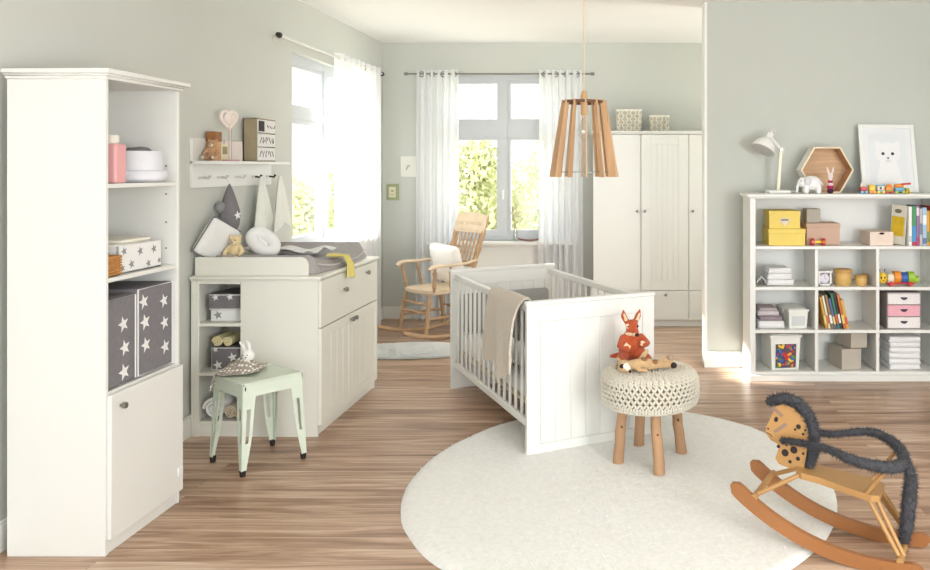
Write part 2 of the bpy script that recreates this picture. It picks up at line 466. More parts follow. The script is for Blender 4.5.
curtain((-2.44,6.66,0), (-2.44,7.78,0), .02, 2.515, 8, .035, 'sheer white curtain drawn over the side window above the changing unit', 1, (.1,.36,.62,.88))
curtain((-2.165,8.11,0), (-1.735,8.11,0), .02, 2.545, 6, .03, 'sheer white curtain hanging behind the rocking chair', 2, (.12,.37,.63,.88))
curtain((-.915,8.11,0), (-.485,8.11,0), .02, 2.545, 6, .03, 'sheer white curtain hanging between the back window and the wardrobe', 3, (.12,.37,.63,.88))
def rod(a, b, r, mat, fin, wallp, label):
    a, b = V(a), V(b); d = (b-a).normalized()
    t = thing('curtain_rod', label, 'curtain rod', (a+b)/2)
    MB().cyl(a, b, r).build('rod', mat, t)
    for q, s in ((a,-1),(b,1)): MB().tube([q, q+d*s*.012, q+d*s*.04], [r*1.3, r*2, r*1.5], 12).build('finial', fin, t)
    for k in (.06,.94):
        p = a.lerp(b, k); w_ = p+V(wallp); MB().tube([p, w_], r*.8, 8).tube([w_-V(wallp)*.08, w_], .02, 10).build('bracket', mat, t)
rod((-2.44,5.58,2.475), (-2.44,7.86,2.475), .011, M('white steel', (225,222,215), .3, .03, metal=.2), DARKST, (-.11,0,0), 'pale curtain rod with a dark end knob above the side window')
rod((-2.25,8.11,2.505), (-.40,8.11,2.505), .009, STEEL, STEEL, (0,.14,0), 'grey metal curtain rod above the back window')

# ================================================================== TALL BOOKCASE
bx0, bx1, by0, by1 = -2.485, -2.092, 3.19, 3.715
t = thing('tall_bookcase', 'tall white bookcase with three open compartments above a closed door', 'bookcase', (-2.29, 3.45, 0))
B(bx0, bx1, by0, by0+.019, 0, 1.915).build('side_panel', WHITE, t)
B(bx0, bx1, by1-.019, by1, 0, 1.915).build('side_panel', WHITE, t)
B(bx0, bx0+.008, by0+.019, by1-.019, .06, 1.915).build('back_panel', WHITE, t)
c = MB()
def ring(m, o, z0, z1, back=bx0): m.box(back, bx1+o, by0-o, by1+o, z0, z1, .003)
ring(c, .012, 1.905, 1.918); ring(c, .024, 1.918, 1.926); ring(c, .034, 1.926, 1.945)
c.build('cornice', WHITE, t)
for z in (1.469, 1.088, .632): B(bx0+.008, bx1-.004, by0+.019, by1-.019, z, z+.017).build('shelf', WHITE, t)
B(bx1-.02, bx1-.006, by0+.019, by1-.019, 0, .06).build('plinth', WHITE, t)
d = B(bx1+.001, bx1+.019, by0+.008, by1-.004, .062, .64, .002).build('door', WHITE, t)
knob('knob', (bx1+.019, by0+.065, .585), (1,0,0), .013, STEEL, d)
lk = B(bx1+.019, bx1+.024, by1-.05, by1-.012, .135, .175, .002).build('child_lock', M('white plastic', (240,240,238), .35, .01), d)
for z in (1.43, 1.56, 1.3, 1.18): MB().cyl((bx1-.05, by1-.0195, z), (bx1-.05, by1-.023, z), .004, seg=8).build('shelf_pin', STEEL, t)

# things in the tall bookcase
t = thing('bottle', 'pink square bottle with a white cap on the bookcase top shelf', 'bottle', (-2.142, 3.312, 1.487))
MB().rbox((-2.142,3.312,1.487+.082), (.075,.075,.164), .012).build('body', M('rose pink plastic', (232,172,172), .4, .03), t)
MB().lathe([(.02,1.65),(.02,1.658),(.024,1.658),(.024,1.682),(.021,1.686)], (-2.142,3.312,0)).build('cap', M('cream cap', (238,232,218), .4, .02), t)
t = thing('fabric_basket', 'pale grey cloth basket with a folded cuff beside the pink bottle', 'basket', (-2.195, 3.57, 1.486))
LG = M('pale grey fabric', (226,226,230), .9, .03, 14, .2, 200)
MB().lathe([(.085,1.487),(.095,1.5),(.098,1.57),(.094,1.625),(.088,1.625),(.09,1.56),(.08,1.5)], (-2.195,3.57,0), 28, .006).build('basket_body', LG, t)
MB().lathe([(.1,1.49),(.112,1.5),(.116,1.52),(.11,1.535),(.1,1.54)], (-2.195,3.57,0), 28, .008).build('cuff', LG, t)
c = MB(); c.rbox((-2.195,3.56,1.61), (.11,.09,.07), .03, .01); c.build('contents', GREYF, t)
t = thing('fabric_basket', 'white fabric basket with grey stars on the second bookcase shelf', 'basket', (-2.22, 3.475, 1.105))
s = MB(); x0,x1,y0,y1,z0,z1 = -2.32,-2.125,3.32,3.63,1.1055,1.225
for q in ((x0,x0+.008,y0,y1,z0,z1),(x1-.008,x1,y0,y1,z0,z1),(x0,x1,y0,y0+.008,z0,z1),(x0,x1,y1-.008,y1,z0,z1),(x0,x1,y0,y1,z0,z0+.01)): s.box(*q, .003)
s.mi = 1
for (yy,zz,rr) in ((3.36,1.2,.02),(3.41,1.14,.022),(3.47,1.19,.022),(3.53,1.13,.02),(3.57,1.19,.022),(3.61,1.135,.016),(3.35,1.13,.018)): s.star((x1+.0008,yy,zz),(0,1,0),(0,0,1),rr,.3)
for (xx,zz) in ((-2.16,1.18),(-2.2,1.13),(-2.25,1.19),(-2.29,1.14)): s.star((xx,y0-.0008,zz),(1,0,0),(0,0,1),.02,.2)
s.build('basket_body', [STARW, GREYSTAR], t)
for k, (dy, lab) in enumerate(((0,'cream folded cloth lying lowest in the star basket'),(.01,'cream folded cloth lying uppermost in the star basket'))):
    tag(MB().rbox((-2.225+.01*k, 3.45+dy, 1.222+.017*k), (.165,.24-.03*k,.016), .007, .003).build('folded_cloth', M('cream cotton', (238,234,220), .9, .03, 20)), lab, 'cloth', 'cloths in the star basket')
t = thing('wicker_box', 'small orange-brown wicker box beside the star basket', 'box', (-2.13, 3.255, 1.105))
WICK = M('orange wicker', (196,138,74), .7, .25, 60, .5, 90, stretch=(1,1,4))
s = MB(); x0,x1,y0,y1,z0,z1 = -2.215,-2.105,3.222,3.308,1.1085,1.185
for q in ((x0,x0+.007,y0,y1,z0,z1),(x1-.007,x1,y0,y1,z0,z1),(x0,x1,y0,y0+.007,z0,z1),(x0,x1,y1-.007,y1,z0,z1),(x0,x1,y0,y1,z0,z0+.008)): s.box(*q, .003)
for k in range(7):
    z = z0+.008+k*.011; s.tube([(x0,y0,z),(x1+.002,y0-.001,z),(x1+.002,y1,z),(x0,y1,z)], .004, 6, True)
s.build('woven_body', WICK, t)
MB().tube([(x0,y0,z1),(x1,y0,z1),(x1,y1,z1),(x0,y1,z1)], .006, 8, True).build('rim', WICK, t)
for k, (y0, y1, top, stars, lab) in enumerate(((3.216,3.415,1.015,((3.33,.90,.036),(3.34,.80,.036),(3.335,.70,.038)), 'dark grey fabric box with white stars, next to the bookcase side facing us'),
        (3.425,3.69,1.03,((3.47,.97,.036),(3.48,.88,.038),(3.485,.78,.036),(3.62,.95,.034),(3.625,.85,.034),(3.63,.74,.036)), 'dark grey fabric box with white stars, the one further inside the bookcase'))):
    t = thing('storage_box', lab, 'box', (-2.28, (y0+y1)/2, .65))
    s = MB(); s.rbox((-2.285,(y0+y1)/2,(.653+top)/2), (.35,y1-y0,top-.653), .008, 0); s.mi = 1
    for (yy,zz,rr) in stars: s.star((-2.1085,yy,zz),(0,1,0),(0,0,1),rr,.25)
    s.build('fabric_body', [GREYF, STARW], t)
    MB().tube([(-2.109,y0+.004,top-.003),(-2.109,y1-.004,top-.003),(-2.109,y1-.004,.656),(-2.109,y0+.004,.656)], .0035, 6, True).build('piping', STARW, t)

# ================================================================== CHANGING UNIT
GW = M('warm white lacquer', (236,234,223), .4, .012, 3)
ux0, ux1, uy0, uy1, UZ = -2.53, -1.80, 4.61, 5.64, .905
t = thing('changing_dresser', 'white changing dresser with two grooved doors and open side shelves', 'dresser', (-2.16, 5.12, 0))
sx = -2.245                                      # divider between side shelf and closed part
B(sx, ux1, uy0, uy0+.019, 0, UZ).build('side_panel', GW, t)
B(ux0, ux1, uy1-.019, uy1, 0, UZ).build('side_panel', GW, t)
B(ux0, ux0+.02, uy0, uy1-.019, 0, UZ).build('back_panel', GW, t)
B(ux0+.02, ux0+.045, uy0, uy0+.02, 0, UZ).build('stile', GW, t)
B(sx, sx+.019, uy0+.019, uy0+.36, .07, UZ-.03).build('divider', GW, t)
B(ux0+.02, sx+.019, uy0+.36, uy0+.375, 0, UZ).build('shelf_back', GW, t)
for z in (.635, .35, .07): B(ux0+.021, sx, uy0+.006, uy0+.36, z, z+.018).build('shelf', GW, t)
B(ux0+.021, sx, uy0+.008, uy0+.022, 0, .07).build('plinth', GW, t)
B(ux0+.021, sx, uy0+.004, uy0+.36, UZ-.025, UZ).build('top_rail', GW, t)
B(ux1-.03, ux1-.012, uy0+.019, uy1-.019, 0, .062).build('plinth', GW, t)
c = MB(); c.box(ux0, ux1+.016, uy0-.012, uy1+.012, UZ-.003, UZ+.003, .001); c.box(ux0, ux1+.026, uy0-.022, uy1+.022, UZ+.003, UZ+.021, .004)
c.build('top', GW, t)
fl = B(ux1+.001, ux1+.019, uy0+.006, uy1-.006, .628, UZ-.006, .002).build('drawer', GW, t)
knob('knob', (ux1+.019, 4.98, .795), (1,0,0), .014, STEEL, fl); knob('knob', (ux1+.019, 5.40, .845), (1,0,0), .014, STEEL, fl)
def grooved_door(name, y0, y1, z0, z1, x, panels, par, mat):
    d = MB(); d.box(x, x+.014, y0, y1, z0, z1, .001)
    st = .055
    for q in ((y0,y0+st,z0,z1),(y1-st,y1,z0,z1)): d.box(x+.012, x+.019, *q, .0015)
    for q in ((z0,z0+st),(z1-st,z1)): d.box(x+.012, x+.019, y0+st, y1-st, *q, .0015)
    n = panels; w = (y1-y0-2*st)/n
    for k in range(n): d.box(x+.012, x+.0165, y0+st+k*w+.0025, y0+st+(k+1)*w-.0025, z0+st+.002, z1-st-.002, .0015)
    return d.build(name, mat, par)
ym = (uy0+uy1)/2
d = grooved_door('door', uy0+.006, ym-.0015, .065, .622, ux1+.001, 4, t, GW); knob('knob', (ux1+.02, ym-.03, .588), (1,0,0), .014, STEEL, d)
d = grooved_door('door', ym+.0015, uy1-.006, .065, .622, ux1+.001, 4, t, GW); knob('knob', (ux1+.02, ym+.03, .588), (1,0,0), .014, STEEL, d)
# boxes and towels in its side shelf
def starbox(x0,x1,y0,y1,z0,z1,label,stars,mats,lid=None):
    t = thing('storage_box', label, 'box', ((x0+x1)/2,(y0+y1)/2,z0))
    s = MB(); s.rbox(((x0+x1)/2,(y0+y1)/2,(z0+z1)/2), (x1-x0,y1-y0,z1-z0), .006); s.mi = 1
    for (xx,zz,rr) in stars: s.star((xx,y0-.001,zz),(1,0,0),(0,0,1),rr,.25)
    s.build('fabric_body', mats, t)
    MB().tube([(x0+.003,y0,z0+.004),(x1-.003,y0,z0+.004),(x1-.003,y0,z1-.003),(x0+.003,y0,z1-.003)], .003, 6, True).build('piping', STARW, t)
    return t
starbox(-2.455,-2.25,4.68,4.95,.6535,.722,'low white fabric box with a grey star, under the dark star box in the dresser',((-2.41,.69,.028),), [STARW, GREYSTAR])
starbox(-2.46,-2.25,4.67,4.95,.7225,.812,'flat dark grey star box, the upper one of the pair in the dresser top shelf',((-2.42,.795,.022),(-2.335,.797,.022)), [GREYF, STARW])
starbox(-2.445,-2.255,4.67,4.92,.3685,.502,'dark grey star box in the middle side shelf of the dresser',((-2.405,.40,.03),(-2.32,.445,.03),(-2.42,.49,.018)), [GREYF, STARW])
CRE = M('cream terry', (240,228,178), .95, .05, 30, .5, 300)
def roll(c, ax, r, L, label, mat, name='rolled_towel', cat='towel', group=None, turns=2.6, parent=None):
    c, ax = V(c), V(ax).normalized(); u = ax.cross(V((0,0,1))).normalized(); v = u.cross(ax)
    def f(a, b):
        th = a*turns*2*PI-.6; rr = r*(.12+.88*a); q = L*(b-.5)
        return c+u*math.cos(th)*rr+v*math.sin(th)*rr+ax*q*(1+.02*math.sin(a*20))
    m = MB(); m.cloth(f, 60, 5, r*.27)
    o = m.build(name, mat); return tag(o, label, cat, group)
for k,(x,rr) in enumerate(((-2.415,.032),(-2.355,.03))):
    roll((x,4.76,.503+rr), (0,1,0), rr*.92, .16, ('cream rolled cloth on the dark star box, beside the outer stile','cream rolled cloth on the dark star box, beside the closed panel')[k], CRE, 'rolled_cloth','cloth','cream rolls in the dresser')
roll((-2.415,4.79,.088+.068), (0,1,0), .057, .3, 'thick white rolled towel on the bottom side shelf of the dresser', WHITEF)
roll((-2.325,4.79,.088+.042), (0,1,0), .036, .28, 'beige rolled towel between the white and the tan one in the dresser', M('beige terry', (214,200,178), .95, .05, 30, .5, 300))
roll((-2.27,4.77,.088+.03), (0,1,0), .024, .26, 'slim tan rolled towel partly behind the green stool leg', M('tan terry', (206,170,130), .95, .05, 30, .5, 300))

# changing tray (the boards around the mat)
t = thing('changing_tray', 'white changing tray of low boards standing on the dresser top', 'changing tray', (-2.18, 5.12, .927))
def board(y):
    n = 6; r = .05; L0, L1, z0, z1 = -2.52, -1.865, .9265, 1.032
    poly = [(L0,z0),(L1,z0)]+[(L1-r+r*math.cos(a*PI/2/n), z1-r+r*math.sin(a*PI/2/n)) for a in range(n+1)]+[(L0,z1)]
    return MB().prism(poly, (0,y,0), (1,0,0), (0,0,1), (0,.018,0))
board(4.635).build('side_board', GW, t); board(5.60).build('side_board', GW, t)
B(-2.52, -2.502, 4.653, 5.60, .9265, 1.032).build('back_board', GW, t)
MATG = M('grey wipe-clean print', (168,162,160), .6, .08, 60)
t = thing('changing_mat', 'grey padded changing mat lying in the tray on the dresser', 'changing mat', (-2.16,5.12,.927))
def mz(b): 
    e = abs(b*2-1); return .052+.075*max(0,(e-.45)/.55)**1.5
s = MB()
NX, NY = 14, 24; x0, x1, y0, y1 = -2.48, -1.805, 4.672, 5.585
vs = []; fs = []
for i in range(NX+1):
    a = i/NX; ea = min(1, min(a, 1-a)/.09); ea = math.sqrt(max(0, 1-(1-ea)**2))
    for j in range(NY+1):
        b = j/NY; eb = min(1, min(b, 1-b)/.05); eb = math.sqrt(max(0, 1-(1-eb)**2))
        k = min(ea, eb); bow = .03*math.sin(PI*b)
        vs.append((x0+(x1-x0-.035+bow)*a, y0+(y1-y0)*b, .928+.012+(mz(b)-.012)*k))
W_ = NY+1; O_ = len(vs)
vs += [(p[0], p[1], .928+(.012-.012*1)) for p in vs]
for i in range(NX):
    for j in range(NY):
        q = (i*W_+j,(i+1)*W_+j,(i+1)*W_+j+1,i*W_+j+1); fs += [q, tuple(k+O_ for k in q[::-1])]
for i in range(NX):
    for j in (0,NY): fs.append((i*W_+j,(i+1)*W_+j,(i+1)*W_+j+O_,i*W_+j+O_))
for j in range(NY):
    for i in (0,NX): fs.append((i*W_+j,i*W_+j+1,i*W_+j+1+O_,i*W_+j+O_))
s.add(vs, fs); s.build('padded_body', MATG, t, smooth=60)
bowx = lambda b: x1-.035+.03*math.sin(PI*b)
MB().tube([(bowx(b/24)-.002, y0+(y1-y0)*b/24, .93+.5*mz(b/24)) for b in range(1,24)], .004, 6).build('piping', M('light grey piping', (205,202,200), .6, .03), t)
# cloths on the mat
def f(a, b):
    y = 5.0+.10*b; p = [( -1.90,1.0),(-1.84,1.0),(-1.79,1.0),(-1.762,.95),(-1.755,.87)]
    k = a*4; i = min(3, int(k)); q = k-i
    x = p[i][0]*(1-q)+p[i+1][0]*q; z = p[i][1]*(1-q)+p[i+1][1]*q
    return (x+.006*math.sin(b*9+a*3), y+.02*a*math.sin(b*3)+.05*a*(b-.6), z+.012*math.sin(b*7)*(1-.6*a)-.02*a*b)
tag(MB().cloth(f, 20, 12, .005).build('cloth', M('soft yellow cotton', (236,220,130), .9, .06, 12, .2, 120)), 'yellow cloth hanging over the front edge of the changing mat', 'cloth')
def f(a, b): return (-2.44+.42*a+.05*b, 4.95+.42*b, 1.012+.05*max(0,.5-b)+.012*math.sin(a*11+b*5)+.012*math.sin(b*13))
tag(MB().cloth(f, 20, 20, .004).build('muslin_cloth', WHITEF), 'crumpled white muslin spread on the back of the changing mat', 'cloth')
# ================================================================== WALL SHELF AND WHAT STANDS AND HANGS ON IT
sy0, sy1, SZ = 4.63, 5.65, 1.592
t = thing('wall_shelf', 'white wall shelf with a row of coat hooks above the dresser', 'wall shelf', (WL, 5.14, 1.43))
c = MB(); c.box(WL, WL+.018, sy0, sy1, 1.434, 1.575); c.box(WL, WL+.018, sy0, sy1-.42, 1.574, 1.724, .002)
c.build('back_board', WHITE, t)
B(WL+.004, -2.40, sy0, sy1, SZ-.02, SZ, .002).build('shelf_board', WHITE, t)
M('satin grey metal', (214,212,206), .45, .04, 20)
for i, y in enumerate((4.74, 4.95, 5.17, 5.40, 5.61)):
    c = MB(); x = WL+.018
    c.prism([(-.045,-.008),(.045,-.008),(.045,.008),(-.045,.008)], (x,y,1.492), (0,1,0), (0,0,1), (.003,0,0))
    k = c.build('hook_plate', M('satin grey metal', (196,194,188), .45, .04, 20), t)
    h = MB(); h.tube([(x+.003,y,1.492),(x+.035,y,1.487),(x+.045,y,1.503)], [.006,.006,.009], 8); h.build('hook', DARKST if i > 2 else MATS['satin grey metal'], k)

def plush(name, label, cat, base, blobs, mat, vox, extras, rot=0, tilt=(0,0)):
    """one continuous soft body (ellipsoids fused by a remesh) with small children; local coordinates around base"""
    t = thing(name, label, cat, base, (tilt[0], tilt[1], rot))
    m = MB()
    for b in blobs:
        if b[0] == 'e': m.ell(*b[1:])
        else: m.tube(b[1], b[2], 12); [m.ell(b[1][k], b[2][k] if isinstance(b[2], list) else b[2]) for k in (0,-1)]
    remesh(m.build('body', mat, t, True), vox, 3)
    for (nm, mt, fn) in extras:
        k = MB(); fn(k); k.build(nm, mt, t, True)
    return t
EYE = M('black bead', (22,20,20), .2, .02)
def eyes(pts, r):
    return [('eye', EYE, (lambda p: (lambda k: k.ell(p, r, None, 10, 8)))(p)) for p in pts]
def teddy(base, s, rot, label, fur, muzz, cat='teddy bear'):
    S = lambda *a: tuple(x*s for x in a)
    bl = [('e', S(0,0,.42), S(.26,.23,.34)), ('e', S(0,-.02,.86), S(.24,.22,.22)),
          ('e', S(-.19,0,1.05), S(.085,.05,.085)), ('e', S(.19,0,1.05), S(.085,.05,.085)),
          ('t', [S(-.22,-.04,.6), S(-.34,-.16,.42), S(-.3,-.27,.34)], [.1*s,.09*s,.085*s]),
          ('t', [S(.22,-.04,.6), S(.34,-.16,.42), S(.3,-.27,.34)], [.1*s,.09*s,.085*s]),
          ('t', [S(-.14,-.1,.16), S(-.22,-.34,.13), S(-.25,-.46,.17)], [.13*s,.11*s,.115*s]),
          ('t', [S(.14,-.1,.16), S(.22,-.34,.13), S(.25,-.46,.17)], [.13*s,.11*s,.115*s])]
    ex = [('muzzle', muzz, lambda k: k.ell(S(0,-.2,.8), S(.11,.09,.085))), ('nose', EYE, lambda k: k.ell(S(0,-.29,.83), S(.035,.02,.025))),
          ('foot_pad', muzz, lambda k: k.ell(S(-.255,-.55,.17), S(.08,.03,.085))), ('foot_pad', muzz, lambda k: k.ell(S(.255,-.55,.17), S(.08,.03,.085)))]
    return plush('teddy_bear', label, cat, base, bl, fur, .022*s*1.4, ex+eyes([S(-.085,-.215,.91), S(.085,-.215,.91)], .026*s))
BRFUR = M('caramel plush', (196,152,112), .95, .08, 60, .5, 260, sheen=.3); CRFUR = M('honey cream plush', (236,212,164), .95, .06, 60, .5, 260, sheen=.3)
MUZ = M('pale plush', (232,214,190), .95, .05, 60, .4, 260)
teddy((-2.462,4.725,SZ), .115, .5, 'small brown teddy bear sitting on the wall shelf', BRFUR, MUZ)
t = thing('toy_block', 'two-tone brown wooden block standing behind the small teddy', 'toy block', (-2.50, 4.80, SZ))
c = MB(); c.box(-2.53,-2.475,4.775,4.845,SZ,1.71,.002); c.mi = 1; c.box(-2.532,-2.473,4.773,4.850,1.71,1.768,.003)
c.build('block_body', [M('light beech', (206,160,112), .55, .12, 8, stretch=(1,1,12)), M('brown beech', (156,104,62), .55, .12, 8, stretch=(1,1,12))], t)
t = thing('photo_block', 'cream picture block with an olive window beside the small teddy', 'picture block', (-2.47,4.90,SZ))
B(-2.512,-2.485,4.86,4.95,SZ,1.70,.002).build('block_body', M('cream card', (232,222,190), .8, .03), t)
B(-2.4855,-2.483,4.88,4.935,1.635,1.68,.0005).build('picture', M('olive print', (160,150,112), .8, .15, 30), t)
tag(B(-2.528,-2.518,4.975,5.20,SZ,1.722,.002).build('picture_board', M('pale rose card', (234,222,216), .8, .03)), 'pale rose board leaning on the wall behind the heart stand', 'board')
t = thing('heart_ornament', 'white heart on two thin rods with a pink foot on the wall shelf', 'ornament', (-2.445,4.90,SZ))
B(-2.475,-2.415,4.85,4.955,SZ,SZ+.008,.003).build('foot', M('pink felt', (214,160,170), .9, .04), t)
for dy in (-.012,.018): MB().cyl((-2.445,4.89+dy,SZ+.006), (-2.445,4.89+dy,1.80), .0022, seg=8).build('rod', M('rosy wire', (190,168,160), .5, .03), t)
hp = []
for k in range(28):
    a = 2*PI*k/28; hp.append((.0033*16*math.sin(a)**3, .0033*(13*math.cos(a)-5*math.cos(2*a)-2*math.cos(3*a)-math.cos(4*a))))
c = MB(); o = V((-2.455,4.895,1.85)); u = V((.5,.86,0)); n = V((.86,-.5,0))
c.tube([o+u*p[0]+V((0,0,p[1]*1.15)) for p in hp], .011, 8, True); c.tube([o+n*.006+u*p[0]*.5+V((0,0,p[1]*.55)) for p in hp], .009, 8, True); c.ell(o, (.02,.02,.03))
c.build('heart', M('white rose fabric', (240,226,216), .9, .05, 40), t)
# tall little chest of drawers
t = thing('mini_drawer_chest', 'tall brown mini chest with three patterned white drawers on the wall shelf', 'drawer chest', (-2.49,5.37,SZ))
KR = M('kraft card', (160,146,118), .8, .06, 20); PAT = M('white patterned card', (232,230,226), .8, .03, 20); INK = M('dark ink', (62,58,60), .8, .05)
x0,x1,y0,y1,z1 = -2.53,-2.442,5.235,5.51,1.878
c = MB()
for q in ((x0,x1,y0,y0+.008,SZ,z1),(x0,x1,y1-.008,y1,SZ,z1),(x0,x0+.006,y0,y1,SZ,z1),(x0,x1,y0,y1,SZ,SZ+.006),(x0,x1,y0,y1,z1-.006,z1)): c.box(*q)
c.build('case', KR, t)
for k in range(3):
    za, zb = SZ+.008+k*.092, SZ+.094+k*.092
    m = MB(); m.box(x0+.008, x1+.004, y0+.01, y1-.01, za, zb, .002); m.mi = 1
    xx = x1+.0048
    if k == 2: m.prism([(0,0),(.085,0),(.085,.07),(0,.07)], (xx-.001,y0+.016,za+.008), (0,1,0), (0,0,1), (.0006,0,0))
    for j in range(5):                       # loose ink squiggles
        yy = y0+.05+.042*j+(.02 if k == 2 else 0)
        if k == 2 and j < 2: continue
        m.tube([V((xx, yy+.016*math.cos(a*.7+j), za+.043+.02*math.sin(a*.9+j*2+k)*(.45 if k == 2 else 1))) for a in range(6)], .0022, 4)
    d = m.build('drawer', [PAT, INK], t)
# plush rocket hanging from the second hook
t = thing('plush_rocket', 'grey felt rocket with a white star hanging from a shelf hook', 'soft toy', (-2.47,4.93,1.15))
c = MB(); c.lathe([(.004,1.452),(.02,1.415),(.038,1.36),(.058,1.29),(.062,1.25),(.056,1.20),(.04,1.165),(.01,1.16)], (-2.468,4.93,0), 24)
c.build('rocket_body', GREYF, t)
c = MB(); c.star((-2.4085,4.905,1.262), (.25,1,0), (0,0,1), .03, .2)
d = V((.95,-.3,0)); 
c = MB(); c.star(V((-2.468,4.93,1.26))+d*.0635, V((.3,.95,0)), (0,0,1), .03, .2); c.build('star_patch', STARW, t)
c = MB(); c.ell((-2.5,4.885,1.31), (.03,.03,.035)); c.build('window_patch', M('mid grey felt', (150,148,148), .9, .05, 40), t)
for a in range(4):
    q = a*PI/2+.4; b = V((-2.468+.03*math.cos(q), 4.93+.03*math.sin(q), 1.175))
    MB().tube([b, b+V((.02*math.cos(q),.02*math.sin(q),-.05)), b+V((.025*math.cos(q),.03*math.sin(q),-.09))], [.014,.012,.006], 8).build('flame', (WHITEF, DARKST)[a == 0], t)
MB().tube([(-2.468,4.93,1.45),(-2.49,4.945,1.475),(-2.495,4.95,1.498)], .002, 6).build('loop', STARW, t)
def hung(y, yw, label, seed, zb, dx=0):
    ap = V((-2.488+dx, y, 1.492))
    def f(a, b):
        w = (.012+yw*b**.8)*(a-.5)*2; fold = .016*math.sin(a*13+seed)*(.35+.65*b)
        z = ap.z-(ap.z-zb)*b-(.07*b*math.sin(a*4.2+seed)) 
        return V((ap.x-.0+fold+.012*b, y+w, z))
    o = MB().cloth(f, 30, 16, .004).build('hanging_towel', M('soft white towelling', (236,236,226), .95, .02, 30, .3, 250)); return tag(o, label, 'towel')
hung(5.40, .15, 'white towel on the fourth hook, beside the felt rocket', .4, 1.06)
hung(5.61, .145, 'white towel on the last hook, towards the window', 2.1, 1.10, .034)
# cushion, teddy and roll behind the tray board
t = thing('square_cushion', 'white square baby cushion with dark piping leaning on the wall in the tray', 'cushion', (-2.47,4.80,.98), (0,0,0))
MW[t] = Matrix.Translation((-2.445,4.735,1.118)) @ Euler((0,R(-78),R(-24))).to_matrix().to_4x4() @ Matrix.Rotation(R(28),4,'Z')
t.location = MW[t].translation; t.rotation_euler = MW[t].to_euler()
c = MB(); c.rbox((0,0,0), (.225,.225,.05), .022, .002, bulge=.25); c.mi = 1; c.tube([(-.02+.012*math.cos(a),.03+.01*math.sin(a*1.5),.031) for a in range(6)], .002, 4); c.tube([(-.06+.01*math.cos(a),-.03+.01*math.sin(a*1.3),.030) for a in range(6)], .002, 4); c.build('cushion_body', [WHITEF, INK], t, True)
MB().tube([(-.112,-.112,0),(.112,-.112,0),(.112,.112,0),(-.112,.112,0)], .006, 6, True).build('piping', GREYF, t, True)
teddy((-2.345,4.755,.992), .145, .6, 'cream honey-coloured teddy bear sitting in the changing tray', CRFUR, MUZ)
t = thing('neck_pillow', 'round rolled white pillow with a grey print lying in the changing tray', 'pillow', (-2.27,4.80,1.03))
MW[t] = Matrix.Translation((-2.235,4.875,1.098)) @ Euler((R(58),R(0),R(24))).to_matrix().to_4x4() @ Matrix.Rotation(R(42),4,'Z'); t.location = MW[t].translation; t.rotation_euler = MW[t].to_euler()
c = MB(); c.tube([(.046*math.cos(2*PI*k/24),.080*math.sin(2*PI*k/24),0) for k in range(24)], .036, 14, True, flat=1.1); c.ell((0,0,-.01), (.04,.07,.02)); c.mi = 1
for k in range(9): c.disc((.056*math.cos(k*.7+2.6), .092*math.sin(k*.7+2.6), .0325), (1,.3,0), (0,1,0), .010, 8, .006)
c.build('ring', [WHITEF, M('grey print', (130,128,138), .9, .1)], t, True)

# ================================================================== GREEN METAL STOOL AND COMFORTER
t = thing('metal_stool', 'mint green metal stool with worn edges in front of the changing dresser', 'stool', (-1.972,4.245,0), (0,0,R(51.7)))
MINT = M('mint green enamel', (216,226,208), .38, .06, 6); CHIP = M('bare chipped metal', (92,80,66), .6, .2, 30)
c = MB(); H = .158
c.box(-H+.004, H-.004, -H+.004, H-.004, .446, .458, .005)
for a in range(4):
    q = Matrix.Rotation(a*PI/2, 3, 'Z'); c.xf = q.to_4x4()
    c.prism([(-H,0),(H,0),(H-.006,.064),(-H+.006,.064)], (0,-H-.004,.39), (1,0,0), (0,.08,1), (0,.006,0))
    c.tube([(-H+.006,-H+.004,.456),(H-.006,-H+.004,.456)], .007, 8)
    c.mi = 1; rnd = random.Random(a+3)
    for k in range(9): c.disc((rnd.uniform(-H,H),-H-.0042+.0045*.9,.4535), (1,0,0), (0,.3,1), rnd.uniform(.002,.009), 7, .0028)
    c.disc((-H+.01,-H-.0046,.435), (1,0,0), (0,0,1), .004, 7, .012); c.mi = 0
c.xf = None; c.build('seat', [MINT, CHIP], t, True)
def leg_mesh():
    m = MB()
    def plate(flip):
        Z = [.44,.38,.33,.27,.21,.16,.10,.05,.028]; w = [.075,.062,.058,.054,.050,.044,.034,.025,.023]
        def cor(z): return .1555+(.172-.1555)*(.44-z)/.44
        def P(k, f): z = Z[k]; return (cor(z)-w[k]*f, z, cor(z))
        def strip(k0, k1, f0, f1):
            out = [P(k,f0) for k in range(k0,k1+1)]; inn = [P(k,f1) for k in range(k1,k0-1,-1)]
            pts = out+inn; n = len(pts); vs = []
            for off in (.002,-.0015):
                for (a,z,cc) in pts: vs.append((a, cc+off, z) if not flip else (cc+off, a, z))
            m.add(vs, [tuple(range(n)), tuple(range(n,2*n))[::-1]]+[(i,(i+1)%n,n+(i+1)%n,n+i) for i in range(n)])
        strip(0,2,0,1); strip(2,5,0,.33); strip(2,5,.68,1); strip(5,8,0,1)
    plate(False); plate(True)
    m.tube([(.155,.155,.44),(.1715,.1715,.028)], .0035, 8)
    return m
for a in range(4):
    m = leg_mesh(); q = Matrix.Rotation(a*PI/2, 3, 'Z'); m.v = [tuple(q @ V(p)) for p in m.v]
    lg = m.build('leg', MINT, t, True)
    f = MB(); p = q @ V((.162,.162,0)); f.cyl(p, p+V((0,0,.03)), .013, .016, 12); f.build('rubber_foot', M('black rubber', (40,30,26), .7, .05), lg, True)
DOT = dots_mat('taupe dotted muslin', (168,156,142), (244,240,232), 46, .36)
t = thing('comforter_toy', 'dotted taupe comforter cloth with a white bunny head on the mint stool', 'soft toy', (-2.05,4.27,.459))
